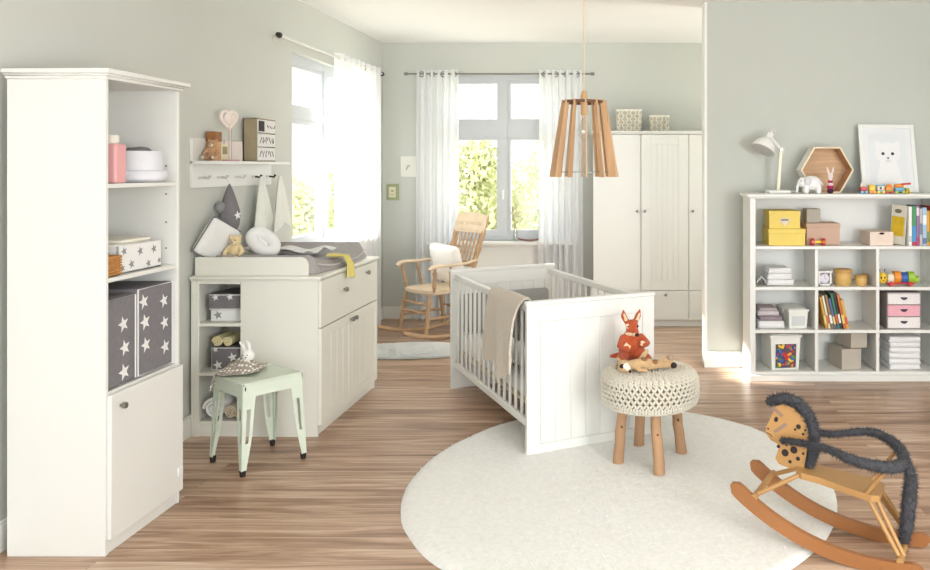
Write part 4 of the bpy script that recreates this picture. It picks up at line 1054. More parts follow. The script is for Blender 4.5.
for k,(col,nm) in enumerate(cols):
    w_ = (.018,.016,.02,.016,.018,.016,.02,.02)[k]; h_ = (.235,.245,.25,.225,.262,.27,.255,.215)[k]; ln = -12
    book(1.431+.0218*k, w_, h_, .2, 5.845+.004*(k % 3), S3+.0005+w_*math.sin(R(abs(ln)))*0, col, nm+' book in the slanting row of slim books on the third shelf', ln, [(.15,.4,((230,210,120),(220,90,60),(240,240,230))[k % 3])], 'slanting books on the third shelf')
# chest of three drawers
t = thing('mini_drawer_chest', 'small grey card chest with two white drawers and a pink one between', 'drawer chest', (2.01,5.95,S3))
x0,x1,y0,y1,z1 = 1.875,2.125,5.842,6.05,S3+.268; GB = M('mauve grey card', (158,146,142), .8, .05, 10)
c = MB()
for q in ((x0,x0+.006,y0,y1,S3,z1),(x1-.006,x1,y0,y1,S3,z1),(x0,x1,y0,y1,S3,S3+.006),(x0,x1,y0,y1,z1-.006,z1),(x0,x1,y1-.006,y1,S3,z1),(x0,x1,y0,y1,S3+.089,S3+.094),(x0,x1,y0,y1,S3+.176,S3+.181)): c.box(*q,.001)
c.build('case', GB, t)
DRW = dots_mat('white dotted card', (240,234,232), (206,186,186), 60, .16); DRP = dots_mat('pink dotted card', (238,176,188), (250,226,230), 60, .16)
for k in range(3):
    za, zb = S3+.008+.0865*k, S3+.087+.0865*k
    d = B(x0+.008,x1-.008,y0-.003,y1-.02,za,zb,.002).build('drawer', (DRW,DRP,DRW)[k], t)
    p = [(.026*math.cos(PI+PI*j/10), .02*math.sin(PI+PI*j/10)) for j in range(11)]
    MB().prism(p, ((x0+x1)/2,y0-.003,(za+zb)/2+.012), (1,0,0), (0,0,1), (0,-.0025,0)).build('handle_cup', M('charcoal card', (70,62,66), .7, .05), d)
# row 4
tub(1.01,1.235,5.85,6.12,S4+.0005,S4+.26,'clear-fronted white tub full of colourful toy bricks on the bottom shelf',7,True)
c = MB()
card_box(1.525,1.682,5.86,6.10,S4+.0005,S4+.155,'grey card box, the lower of the two in the bottom middle compartment',M('taupe card', (190,180,166), .75, .03, 8),0,rot=10)
card_box(1.585,1.725,5.87,6.08,S4+.156,S4+.272,'grey card box set on top of the lower one in the bottom compartment',M('taupe card', (190,180,166), .75, .03, 8),0,rot=16)
for k,(dx,rot) in enumerate(((0,1),(.004,-2),(-.004,2),(.002,-1),(-.002,3),(.006,-2))):
    folded(1.895+dx, 2.125+dx, 5.85, 6.08, S4+.0005+k*.040, .0385, 'plump white towel, %s of the tall pile on the bottom shelf' % ('lowest','second from the base','third from the base','fourth from the base','fifth from the base','topmost')[k], rot=rot, group='tall pile of white towels')

# ------------------------------------------------------------------ on top of the shelf unit
t = thing('desk_lamp', 'white jointed desk lamp with a bell shade on the shelf unit', 'desk lamp', (1.115,6.02,T1))
LW = M('white enamel', (244,243,238), .35, .01); CRW = M('cream painted wood', (240,234,212), .45, .02)
B(1.03,1.20,5.95,6.09,T1,T1+.024,.006).build('base', LW, t)
e = V((1.135,6.02,1.69)); h0 = V((1.113,6.02,T1+.024))
for dy in (-.014,.014): MB().prism([(-.011,0),(.011,0),(.011,1),(-.011,1)], h0+V((0,dy-.005,0)), (1,0,0), e-h0, (0,.010,0)).build('lower_arm', CRW, t)
h1 = V((1.052,6.015,1.795)); a_ = MB(); a_.tube([e-(h1-e)*.22, e, h1], .010, 8); a_.build('upper_arm', LW, t)
c = MB(); c.cyl(e+V((0,-.026,0)), e+V((0,.026,0)), .011, seg=14); c.build('joint', STEEL, t)
c = MB(); c.tube([e+V((.004+.03*k/8, -.02+.0, .006*math.sin(k*3))) for k in range(9)], .0025, 6); c.build('spring', STEEL, t)
hd = (V((.985,5.975,1.672))-h1).normalized(); sh = MB()
pr = [(.0,.022),(.02,.026),(.045,.028),(.06,.045),(.09,.074),(.125,.088),(.150,.094)]
outer = [h1-hd*.02+hd*p[0] for p in pr]; sh.tube(outer+outer[::-1], [p[1] for p in pr]+[max(.004,p[1]-.003) for p in pr[::-1]], 26, False, False)
sh.build('lamp_shade', LW, t)
MB().ell(h1+hd*.085, (.026,.026,.03)).build('bulb', M('frosted bulb', (244,240,230), .3, .01), t)
MB().tube([h1-hd*.02, h1-hd*.035+V((.01,0,.014)), h1+V((.03,0,.05)), h1+V((.045,0,.02))], .004, 8).build('lamp_cord', LW, t)
MB().tube([(1.2,6.03,T1+.012),(1.225,6.0,T1+.018),(1.25,5.97,T1+.006),(1.28,5.965,T1+.005)], .004, 8).build('power_cord', LW, t)
# hexagon box
t = thing('hexagon_shelf', 'hexagonal wooden shelf box with white outer sides on the shelf unit', 'shelf box', (1.478,6.07,T1))
HW = M('natural plywood', (206,164,124), .6, .12, 5, stretch=(1,1,10)); HL = M('pale birch edge', (240,222,190), .55, .05, 8)
hc = V((1.478,0,T1+.1735)); RO, RI = .200, .186
hx = lambda r, y: [V((hc.x+r*math.cos(PI/3*k), y, hc.z+r*math.sin(PI/3*k))) for k in range(6)]
c = MB(); ya, yb = 5.99, 6.165
o0, o1, i0, i1 = hx(RO,ya), hx(RO,yb), hx(RI,ya), hx(RI,yb); vs = o0+o1+i0+i1
for k in range(6):
    j = (k+1) % 6
    c.mi = 0; c.add([o0[k],o0[j],o1[j],o1[k]], [(0,1,2,3)])
    c.mi = 1; c.add([i0[k],i0[j],i1[j],i1[k]], [(3,2,1,0)])
    c.mi = 2; c.add([o0[k],o0[j],i0[j],i0[k]], [(3,2,1,0)]); c.add([o1[k],o1[j],i1[j],i1[k]], [(0,1,2,3)])
c.build('hexagon_frame', [M('white stained wood', (240,236,226), .55, .02), HW, HL], t, smooth=10)
c = MB(); p = hx(RI+.004, yb-.012); c.prism([(q.x-hc.x, q.z-hc.z) for q in p], (hc.x,yb-.012,hc.z), (1,0,0), (0,0,1), (0,.01,0)); c.build('back_board', M('plywood back', (214,176,136), .6, .14, 4, stretch=(1,1,9)), t)
# white elephant and bunny doll
EW = M('glossy white ceramic', (242,241,240), .25, .01); s = .185
plush('elephant_figure', 'white elephant figure in front of the hexagon box', 'figurine', (1.325,5.895,T1+.003),
 [('e',(.012,0,.075),(.075,.042,.055)),('e',(-.052,0,.082),(.038,.034,.038)),('t',[(-.08,0,.075),(-.093,0,.045),(-.092,0,.018),(-.1,0,.010)],[.014,.012,.010,.009])]+
 [('t',[(x,y,.05),(x,y,.014)],[.021,.021]) for x in (-.03,.06) for y in (-.022,.022)], EW, .005,
 [('ear', M('ear grey', (214,212,214), .4, .03), lambda k: k.ell((-.022,-.043,.088),(.026,.007,.03))),('ear', M('ear grey', (214,212,214), .4, .03), lambda k: k.ell((-.022,.043,.088),(.026,.007,.03))),('tail', EW, lambda k: k.tube([(.084,0,.085),(.096,0,.06)],.004,6))]+eyes([(-.07,-.028,.09)],.004))
t = thing('bunny_doll', 'small bunny doll in striped magenta clothes before the hexagon box', 'doll', (1.475,5.89,T1))
MG = M('magenta knit', (176,44,92), .9, .06, 50); NV = M('dark purple knit', (70,38,62), .9, .05, 50); PW = M('pale pink knit', (238,206,212), .9, .04, 50)
c = MB(); c.ell((1.475,5.89,T1+.128),(.020,.019,.022))
for sx_ in (-1,1): c.tube([(1.475+sx_*.010,5.89,T1+.14),(1.475+sx_*.018,5.89,T1+.17),(1.475+sx_*.024,5.89,T1+.198)],[.007,.0085,.003],8)
c.ell((1.475,5.89,T1+.10),(.013,.013,.02)); remesh(c.build('head', M('rosy white plush', (244,228,226), .95, .03, 50), t), .0035, 2)
for dx in (-.007,.007): MB().ell((1.475+dx,5.871,T1+.131),.0022,None,8,6).build('eye', EYE, t)
for (z,r_,m2,nm) in ((.020,.026,NV,'skirt'),(.048,.024,MG,'dress_band'),(.068,.021,PW,'dress_band'),(.086,.018,MG,'collar')): MB().ell((1.475,5.89,T1+z),(r_,r_*.85,.020)).build(nm, m2, t)
# picture leaning on the wall
t = thing('framed_picture', 'white framed drawing of a fluffy white cub leaning on the wall', 'picture', (1.975,6.08,T1))
MW[t] = Matrix.Translation((1.972,6.042,T1+.0065)) @ Matrix.Rotation(R(-14.0),4,'X') @ Matrix.Rotation(R(1.5),4,'Z'); t.location = MW[t].translation; t.rotation_euler = MW[t].to_euler()
fw, fh, th = .215, .535, .018
c = MB()
for q in ((-fw,-fw+.03,0,fh),(fw-.03,fw,0,fh),(-fw+.03,fw-.03,0,.03),(-fw+.03,fw-.03,fh-.03,fh)): c.box(q[0],q[1],0,th,q[2],q[3],.002)
c.build('frame', M('white frame', (243,243,240), .4, .01), t, True)
MB().box(-fw+.028,fw-.028,.008,.014,.028,fh-.028,.0005).build('mount', M('off white mount', (238,239,240), .8, .01), t, True)
z0 = .07; MB().box(-.142,.142,.0065,.009,z0,fh-.075,.0005).build('print_ground', M('pale grey print', (233,236,238), .8, .02, 6), t, True)
cb = M('white fur print', (243,243,243), .85, .015, 40); c = MB()
c.prism([(.098*math.cos(2*PI*k/28),.088*math.sin(2*PI*k/28)*(1 if math.sin(2*PI*k/28) > 0 else .95)) for k in range(28)], (.0,.0064,z0+.235), (1,0,0), (0,0,1), (0,-.001,0))
for sx_ in (-1,1): c.prism([(sx_*.035,.06),(sx_*.092,.02),(sx_*.098,.085),(sx_*.088,.102),(sx_*.07,.10)], (0,.0063,z0+.235), (1,0,0), (0,0,1), (0,-.001,0))
c.prism([(-.06,.18),(.06,.18),(.085,.08),(.10,.0),(-.10,.0),(-.085,.08)], (0,.0062,z0), (1,0,0), (0,0,1), (0,-.001,0))
c.build('cub_drawing', cb, t, True, 0)
PG = M('charcoal print', (70,70,74), .7, .05)
for dx in (-.037,.037): MB().disc((dx,.0050,z0+.232),(1,0,0),(0,0,1),.0125,16).build('drawn_eye', PG, t, True)
MB().prism([(-.011,.008),(.011,.008),(0,-.008)], (0,.0052,z0+.195), (1,0,0), (0,0,1), (0,-.0008,0)).build('drawn_nose', PG, t, True)
MB().tube([(-.016,.0050,z0+.178),(0,.0050,z0+.170),(.016,.0050,z0+.178)],.0018,4).build('drawn_mouth', M('soft grey print', (170,170,174), .7, .05), t, True)
# wooden train
t = thing('toy_train', 'colourful wooden toy train in front of the leaning picture', 'toy train', (1.83,5.885,T1))
SKY = M('sky blue lacquer', (110,176,206), .35, .04)
def wag(x, w, m1, m2, h, top):
    B(x, x+w, 5.86, 5.91, T1+.016, T1+.026, .002).build('wagon_base', m1, t)
    b = B(x+.004, x+w-.004, 5.863, 5.907, T1+.026, T1+h, .004).build('wagon_body', m2, t)
    for xx in (x+.012, x+w-.012):
        for yy in (5.856,5.914): MB().cyl((xx,yy-.004,T1+.012),(xx,yy+.004,T1+.012),.0115,seg=14).build('wheel', top, b)
    return b
b = wag(1.688,.055,RED,RED,.05,SKY); MB().cyl((1.703,5.885,T1+.05),(1.703,5.885,T1+.078),.009).build('chimney', CRM, b)
b = wag(1.752,.05,YLW,YLW,.056,ORG); MB().box(1.752,1.80,5.86,5.91,T1+.056,T1+.066,.003).build('roof', YLW, b)
b = wag(1.808,.06,SKY,CRM,.058,YLW); MB().disc((1.838,5.8622,T1+.042),(1,0,0),(0,0,1),.010,12).build('painted_dot', EYE, b); MB().box(1.80,1.872,5.858,5.912,T1+.058,T1+.067,.003).build('roof', SKY, b)
b = wag(1.874,.06,GRN,ORG,.05,RED); MB().ell((1.904,5.885,T1+.056),(.024,.02,.016)).build('load', ORG, b)
b = wag(1.940,.075,SKY,SKY,.046,GRN); MB().cyl((1.945,5.885,T1+.058),(2.010,5.885,T1+.058),.014).build('load', ORG, b)
b = wag(2.020,.035,ORG,GRN,.042,YLW); MB().cyl((1.99,5.875,T1+.07),(2.06,5.875,T1+.074),.007).build('load', RED, b)
# ================================================================== WARDROBE AND BASKETS
wx0, wx1, wy0, wy1, WZ = -.36, 1.04, 7.80, 8.225, 1.912
t = thing('wardrobe', 'large white wardrobe with plank-patterned doors and drawers on the back wall', 'wardrobe', (.34,8.0,0))
B(wx0, wx0+.02, wy0+.02, wy1, 0, WZ-.03).build('side_panel', WHITE, t); B(wx1-.02, wx1, wy0+.02, wy1, 0, WZ-.03).build('side_panel', WHITE, t)
B(wx0+.02, wx1-.02, wy1-.01, wy1, .03, WZ-.03).build('back_panel', WHITE, t)
c = MB(); c.box(wx0-.004, wx1+.004, wy0+.006, wy1, WZ-.032, WZ-.02, .002); c.box(wx0-.014, wx1+.014, wy0-.01, wy1, WZ-.02, WZ, .004); c.build('cornice', WHITE, t)
B(wx0+.02, wx1-.02, wy0+.03, wy0+.045, 0, .06).build('plinth', WHITE, t)
B(wx0+.02, wx1-.02, wy0+.02, wy1-.01, .06, .078).build('bottom_board', WHITE, t); B(wx0+.02, wx1-.02, wy0+.02, wy1-.01, .345, .363).build('middle_board', WHITE, t)
dwid = (wx1-wx0)/3
def front(name, x0, x1, z0, z1, planks, par):
    d = MB(); d.box(x0, x1, wy0+.004, wy0+.019, z0, z1, .001)
    if planks:
        st = .10
        for q in ((x0,x0+st,z0,z1),(x1-st,x1,z0,z1)): d.box(q[0],q[1],wy0,wy0+.008,q[2],q[3],.0015)
        for q in ((z0,z0+.09),(z1-.09,z1)): d.box(x0+st,x1-st,wy0,wy0+.008,q[0],q[1],.0015)
        n = 5; w_ = (x1-x0-2*st)/n
        for k in range(n): d.box(x0+st+k*w_+.002,x0+st+(k+1)*w_-.002,wy0+.002,wy0+.008,z0+.092,z1-.092,.0015)
    return d.build(name, WHITE, par)
for k in range(3):
    a, b = wx0+dwid*k+.0025, wx0+dwid*(k+1)-.0025
    d = front('door', a, b, .358, WZ-.036, k == 1, t)
    knob('knob', ((b-.035) if k == 0 else (a+.035), wy0, 1.13), (0,-1,0), .014, STEEL, d)
for k in range(3):
    a, b = wx0+dwid*k+.0025, wx0+dwid*(k+1)-.0025
    d = front('drawer', a, b, .07, .352, False, t); knob('knob', ((a+b)/2+.008, wy0, .315), (0,-1,0), .014, STEEL, d)
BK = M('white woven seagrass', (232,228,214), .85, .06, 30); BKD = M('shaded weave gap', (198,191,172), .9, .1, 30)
def basket(x, y, w, d, h, label):
    t = thing('woven_basket', label, 'basket', (x,y,WZ))
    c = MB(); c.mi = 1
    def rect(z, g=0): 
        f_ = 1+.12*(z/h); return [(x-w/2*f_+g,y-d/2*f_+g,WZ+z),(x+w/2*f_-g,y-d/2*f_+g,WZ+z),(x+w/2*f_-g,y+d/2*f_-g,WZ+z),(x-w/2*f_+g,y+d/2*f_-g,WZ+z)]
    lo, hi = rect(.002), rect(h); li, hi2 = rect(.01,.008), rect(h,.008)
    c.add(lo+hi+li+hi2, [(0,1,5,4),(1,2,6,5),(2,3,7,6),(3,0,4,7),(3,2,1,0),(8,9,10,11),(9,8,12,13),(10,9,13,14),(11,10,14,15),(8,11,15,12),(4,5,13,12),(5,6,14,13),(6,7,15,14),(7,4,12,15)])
    c.mi = 0
    n = max(4, int(w/.035)); rows_ = int(h/.03)
    for r_ in range(rows_):
        z = h*(r_+.5)/rows_; q = rect(z,-.003)
        for s_ in range(4):
            p0, p1 = V(q[s_]), V(q[(s_+1) % 4]); m_ = n if s_ % 2 == 0 else max(3, int(d/.035))
            for k in range(m_):
                cc = p0.lerp(p1, (k+.5)/m_); e_ = (p1-p0).normalized(); dd = (e_*(1 if (k+r_) % 2 else -1)+V((0,0,1))).normalized()
                c.tube([cc-dd*.017, cc+dd*.017], .0065, 5)
    c.build('woven_body', [BK, BKD], t)
    MB().tube(rect(h,-.002), .011, 8, True).build('rim', BK, t)
    return t
basket(-.01, 8.05, .22, .24, .21, 'larger white woven basket on the wardrobe')
basket(.29, 8.02, .165, .2, .15, 'smaller white woven basket beside the larger one on the wardrobe')

# ================================================================== ROCKING CHAIR, PILLOW, SHEEPSKIN
WOOD = M('limed oak', (192,156,118), .55, .12, 8, .1, 60, stretch=(1,1,.3)); WOODL = M('pale worn oak', (226,204,174), .55, .1, 8)
yaw = math.atan2(-.74,-.67)-math.pi/2      # local +y is forward
t = thing('rocking_chair', 'carved wooden rocking chair by the back window curtain', 'rocking chair', (-1.80,7.42,0), (0,0,yaw))
CHAIR = t
def turned(p0, p1, r, n=22, bulbs=((.22,.35),(.5,.0),(.78,.35))):
    p0, p1 = V(p0), V(p1); pts = []; rs = []
    for k in range(n+1):
        q = k/n; pts.append(p0.lerp(p1,q)); rr = r*(.72+.28*math.sin(PI*q))
        for (c_,a_) in bulbs: rr += r*a_*math.exp(-((q-c_)/.045)**2)-r*.25*math.exp(-((q-c_-.07)/.02)**2)
        rs.append(rr)
    return MB().tube(pts, rs, 10)
sw, sd, sz = .25, .235, .43
c = MB()
poly = []
for k in range(32):
    a = 2*PI*k/32; e_ = 2/3.2
    poly.append((math.copysign(abs(math.cos(a))**e_, math.cos(a))*sw*(1+.06*math.sin(a)), math.copysign(abs(math.sin(a))**e_, math.sin(a))*sd))
for (f_, z0, z1) in ((.95,sz-.018,sz-.005),(1.0,sz-.006,sz+.012),(.97,sz+.011,sz+.02)): c.prism([(p[0]*f_,p[1]*f_) for p in poly], (0,0,z0), (1,0,0), (0,1,0), (0,0,z1-z0))
c.build('seat', WOODL, t, True)
rk = lambda y: .026+.16*((y+.02)/.5)**2*.62
for sx_ in (-1,1):
    m = MB(); ys = [-.56+1.04*k/20 for k in range(21)]
    m.tube([(sx_*.215,y,rk(y)) for y in ys], [.014]+[.019]*19+[.013], 8); m.build('rocker', WOOD, t, True)
    for (yb,yt) in ((.25,.19),(-.24,-.17)): turned((sx_*.215,yb,rk(yb)+.005),(sx_*.185,yt,sz-.01),.02).build('leg', WOOD, t, True)
    # back post, arm, arm spindles
    turned((sx_*.2,-.215,sz+.01),(sx_*.225,-.43,1.09),.02,30,((.15,.3),(.35,.3),(.55,.3),(.75,.3))).build('back_post', WOOD, t, True)
    m = MB(); m.tube([(sx_*.22,-.30,.69),(sx_*.265,-.15,.675),(sx_*.275,.02,.67),(sx_*.27,.15,.675),(sx_*.262,.22,.665),(sx_*.262,.245,.645)], [.016,.022,.025,.03,.034,.022], 10, flat=.55); m.build('armrest', WOODL, t, True)
    turned((sx_*.22,.17,sz+.01),(sx_*.268,.19,.66),.017).build('arm_support', WOOD, t, True)
    turned((sx_*.23,.0,sz+.01),(sx_*.272,.03,.66),.013).build('arm_support', WOOD, t, True)
    turned((sx_*.205,.235,.2),(sx_*.202,-.225,.2),.012).build('stretcher', WOOD, t, True)
for (y,z) in ((.235,.25),(.225,.33),(-.22,.24)): turned((-.2,y,z),(.2,y,z),.012).build('stretcher', WOOD, t, True)
bp = lambda z: -.215-.215*(z-.44)/.65
c = MB(); n = 12
pts = [(-.235+.47*k/n, 1.085+.035*math.sin(PI*k/n)+(.015 if k in (0,n) else 0)) for k in range(n+1)]
poly = [(p[0],p[1]) for p in pts]+[(.235,.93),(-.235,.93)]
c.prism(poly, (0,bp(1.0)+.02,0), (1,0,0), (0,-.31,1), (0,.022,.005)); 
for k in range(9): c.ell((-.18+.045*k, bp(1.0)+.048-.31*1.0, 1.0), (.016,.006,.022), None, 8, 6)
c.v = [(p[0], p[1], p[2]) for p in c.v]
# the crest is built on the raked back plane
c2 = MB(); dirv = V((0,-.331,1))
c2.prism([(p[0],p[1]-.93) for p in poly], V((0,bp(.93)-.004,.93)), (1,0,0), dirv, (0,.022,.006))
for k in range(9): c2.ell(V((-.18+.045*k,bp(.93)+.02,.93))+dirv*.085, (.017,.007,.024), None, 8, 6)
for k in range(7): c2.ell(V((-.15+.05*k,bp(.93)+.02,.93))+dirv*.03, (.02,.006,.008), None, 8, 6)
c2.build('crest_rail', WOODL, t, True)
MB().prism([(-.22,0),(.22,0),(.22,.05),(-.22,.05)], V((0,bp(.62)-.006,.62)), (1,0,0), dirv, (0,.02,.006)).build('lower_rail', WOOD, t, True)
for k in range(7):
    x = -.165+.055*k; turned((x,bp(.665),.665),(x*1.05,bp(.94),.94),.0095,16,((.3,.4),(.7,.4))).build('spindle', WOOD, t, True)
cm2 = MW[CHAIR]
m = MB(); m.rbox((0,0,0), (.40,.38,.09), .042, .004, bulge=.75)
q = Matrix.Translation((.0,-.13,.652)) @ Euler((R(72),0,R(0))).to_matrix().to_4x4() @ Matrix.Rotation(R(4),4,'Z')
m.v = [tuple(cm2 @ (q @ V(p))) for p in m.v]
tag(m.build('pillow', M('soft white linen', (246,243,236), .95, .015, 20, .2, 180)), 'plump white pillow resting in the rocking chair', 'pillow')
m = MB(); vs = [(-1.75,6.80,.016)]; fs = []; NA = 72; NRr = 14
for i in range(1, NRr+1):
    k = i/NRr
    for j in range(NA):
        a = 2*PI*j/NA; rr = 1+.14*math.sin(3*a+.6)+.09*math.sin(5*a)+.05*noise.noise(V((math.cos(a)*4,math.sin(a)*4,0)))
        x, y = -1.75+.54*rr*k*math.cos(a), 6.80+.30*rr*k*math.sin(a)
        vs.append((x, y, .003+.012*max(0,1-k**2)+.005*noise.noise(V((x*9,y*9,0)))*(1-k)))
for j in range(NA): fs.append((0,1+j,1+(j+1)%NA))
for i in range(NRr-1):
    for j in range(NA):
        j2 = (j+1)%NA; fs.append((1+i*NA+j,1+(i+1)*NA+j,1+(i+1)*NA+j2,1+i*NA+j2))
m.add(vs, fs); rnd = random.Random(9)
for _ in range(16000):
    a = rnd.random()*6.283; k = math.sqrt(rnd.random()); rr = 1+.14*math.sin(3*a+.6)+.09*math.sin(5*a)+.02
    x, y = -1.75+.54*rr*k*math.cos(a), 6.80+.30*rr*k*math.sin(a); z = .003+.010*max(0,1-min(1,k)**2)
    b = a+rnd.uniform(-1,1) if k > .93 else rnd.random()*6.283; l = rnd.uniform(.015,.03); w_ = .008; dx, dy = math.cos(b), math.sin(b)
    m.add([(x-dy*w_,y+dx*w_,z),(x+dy*w_,y-dx*w_,z),(x+dx*l,y+dy*l,max(.002,z+l*(.15 if k > .93 else .25)))], [(0,1,2)])
tag(m.build('sheepskin', M('white sheepskin', (253,252,248), .98, .02, 30, .4, 120, sheen=.3), smooth=60), 'white fluffy sheepskin on the floor before the rocking chair', 'rug')

# ================================================================== WALL PICTURES, TWIG VASE
def picture(cx, cz, w, h, label, frm, inner, ins, motif):
    t = thing('wall_picture', label, 'picture', (cx,WB,cz-h/2))
    c = MB(); c.box(cx-w/2,cx+w/2,WB-.022,WB,cz-h/2,cz+h/2,.003); c.build('frame', frm, t)
    if ins: B(cx-w/2+ins,cx+w/2-ins,WB-.0245,WB-.02,cz-h/2+ins,cz+h/2-ins,.0005).build('picture_sheet', inner, t)
    c = MB(); yy = WB-.0258
    if motif == 1:
        c.tube([(cx-.02+.02*math.cos(k*.8),yy+.001,cz-.01+.028*math.sin(k*1.1)) for k in range(8)], .003, 5)
    else: c.disc((cx,yy,cz+.012),(1,0,0),(0,0,1),.016,10,.01); c.tube([(cx-.02,yy,cz-.025),(cx+.02,yy,cz-.03)],.003,5)
    c.build('drawn_motif', M('faint grey drawing', (176,172,158), .8, .08), t)
picture(xat(410.5,WB), zat(166.5,WB), .195, .215, 'square white canvas on the back wall, half behind the curtain', M('white canvas', (238,236,226), .8, .02), None, 0, 1)
picture(xat(393,WB), zat(192,WB), .125, .165, 'small green framed picture on the back wall below the white canvas', M('olive green frame', (164,170,128), .6, .05), M('cream sheet', (232,228,196), .8, .02), .028, 2)
t = thing('twig_vase', 'slim glass vase with dry twigs on the back window sill', 'vase', (-1.175,8.2,.8))
MB().lathe([(.022,.8005),(.026,.81),(.022,.87),(.014,.93),(.016,.95),(.013,.95),(.011,.93),(.019,.87),(.022,.815)], (-1.175,8.2,0), 16).build('vase_body', clear_mat('vase glass', (.93,.96,.95), .12), t)
for k,(dx,dz) in enumerate(((-.03,.36),(.02,.42),(.045,.33),(-.005,.30))):
    p = V((-1.175,8.2,.815)); q = p+V((dx*.4,.0,dz*.55)); e_ = p+V((dx,.01,dz)); c = MB(); c.tube([p,q,e_],[.003,.0025,.0012],5)
    for j in range(5): 
        b_ = q.lerp(e_, j/5); s_ = (-1)**j; c.tube([b_, b_+V((s_*.03,.005,.04))],[.0015,.0008],4); c.ell(b_+V((s_*.03,.005,.042)),(.006,.006,.008),None,6,5)
    c.build('twig', M('pale dry twig', (196,180,158), .8, .1, 30), t)
t = thing('wooden_dish', 'thin brown boat-shaped dish on the window sill beside the vase', 'dish', (-1.03,8.18,.8))
c = MB(); c.cloth(lambda a,b: (-1.145+.23*a, 8.18+.07*(b-.5)*math.sin(PI*min(.98,max(.02,a)))**.6, .804+.022*abs(2*a-1)**2.2+.012*(2*b-1)**2), 24, 8, .004); c.build('dish_body', M('rosewood', (140,84,70), .4, .1, 10), t)

# ================================================================== PENDANT LAMP
LX, LY = -.287, 5.0
t = thing('pendant_lamp', 'hanging lamp of slanted wooden fins with a clear bulb above the crib', 'pendant lamp', (LX,LY,1.494))
c = MB(); c.lathe([(.05,CE-.001),(.05,CE-.02),(.02,CE-.03),(.008,CE-.035)], (LX,LY,0), 24); c.build('ceiling_cap', LW, t)
MB().cyl((LX,LY,2.03),(LX,LY,CE-.03),.0045,seg=8).build('cord', M('cream textile cord', (226,214,176), .8, .05), t)
PW1 = M('warm ash wood', (212,172,130), .5, .14, 9, .05, 60, stretch=(1,1,.2)); PW2 = M('beech holder', (210,170,120), .45, .08, 10)
MB().lathe([(.006,2.035),(.014,2.03),(.022,2.0),(.022,1.885),(.02,1.88)], (LX,LY,0), 20).build('lamp_holder', PW2, t)
MB().lathe([(.012,1.878),(.014,1.86),(.03,1.825),(.044,1.785),(.04,1.75),(.022,1.728),(.002,1.722)], (LX,LY,0), 24).build('bulb', clear_mat('clear bulb glass', (.97,.97,.95), .18), t)
MB().tube([(LX-.008,LY,1.86),(LX-.014,LY,1.80),(LX,LY,1.785),(LX+.014,LY,1.80),(LX+.008,LY,1.86)],.0012,5).build('filament', STEEL, t)
MB().tube([(LX+.125*math.cos(2*PI*k/32),LY+.125*math.sin(2*PI*k/32),1.962) for k in range(32)],.007,8,True,flat=1.2).build('top_ring', M('dark walnut ring', (110,74,54), .5, .1), t)
c = MB()
for k in range(3): a = k*PI/3+.3; c.tube([(LX+.125*math.cos(a),LY+.125*math.sin(a),1.965),(LX-.125*math.cos(a),LY-.125*math.sin(a),1.965)],.004,6)
c.build('spoke', M('dark walnut ring', (110,74,54), .5, .1), t)
MB().tube([(LX+.172*math.cos(2*PI*k/40),LY+.172*math.sin(2*PI*k/40),1.525) for k in range(40)],.0018,6,True).build('wire_ring', STEEL, t)
for k in range(12):
    a = 2*PI*k/12+.13; d = V((math.cos(a),math.sin(a),0)); n = V((-math.sin(a),math.cos(a),0)); o = V((LX,LY,0))
    MB().prism([(.112,1.972),(.139,1.975),(.217,1.494),(.168,1.494)], o-n*.004, d, (0,0,1), n*.008).build('fin', PW1, t)

# ================================================================== ROCKING HORSE
HY = M('honey beech', (184,140,86), .42, .10, 6, stretch=(.4,1,1)); HR = M('amber stained beech', (160,106,62), .4, .10, 6, stretch=(.3,1,1)); BLK = M('black paint', (40,30,28), .5, .05); HF = M('charcoal fur', (74,74,78), .95, .2, 50, .6, 200)
RR, L1_, L2_, HW_ = .887, .486, .285, .138
HO = V((.895,3.246,.0083)); hyaw = 2.6967; hp_ = .1352
HM = Matrix.Translation(HO) @ Matrix.Rotation(hyaw,4,'Z') @ Matrix.Rotation(-hp_,4,'Y')
t = thing('rocking_horse', 'wooden rocking horse with black fur mane and spotted head', 'rocking horse', HO)
t.rotation_euler = HM.to_euler(); MW[t] = HM
def arc(x): return RR-math.sqrt(RR*RR-x*x)      # local: +x forward, +z up, +y the side nearer the room's open end
for s_ in (-1,1):
    xs = [-L2_+(L1_+L2_)*(k/40) for k in range(41)]; lo = []; hi = []
    for x in xs:
        e_ = min(1, (x+L2_)/.035, (L1_-x)/.035); e_ = math.sqrt(max(.02, 1-(1-e_)**2)); mid = arc(x)+.026; sl = x/RR
        lo.append((x+.026*e_*sl, mid-.026*e_)); hi.append((x-.026*e_*sl, mid+.026*e_))
    MB().prism(lo+hi[::-1], (0,s_*HW_-.0125,0), (1,0,0), (0,0,1), (0,.025,0)).build('rocker', HR, t, True)
def bar_(x, z):
    m = MB(); m.tube([(x,-HW_-.010,z),(x,HW_+.010,z)], .013, 12); return m.build('cross_bar', HY, t, True)
fz, rz = arc(.38)+.060, arc(-.2)+.058
bar_(.383, fz); bar_(-.2, rz)
SZ_ = .246
poly = [(-.09,-.065),(-.06,-.088),(.05,-.078),(.15,-.066),(.22,-.072),(.248,-.05),(.248,.05),(.22,.072),(.15,.066),(.05,.078),(-.06,.088),(-.09,.065)]
MB().prism(poly, (0,0,SZ_), (1,0,0), (0,1,0), (.002,0,.026)).build('seat', HY, t, True)
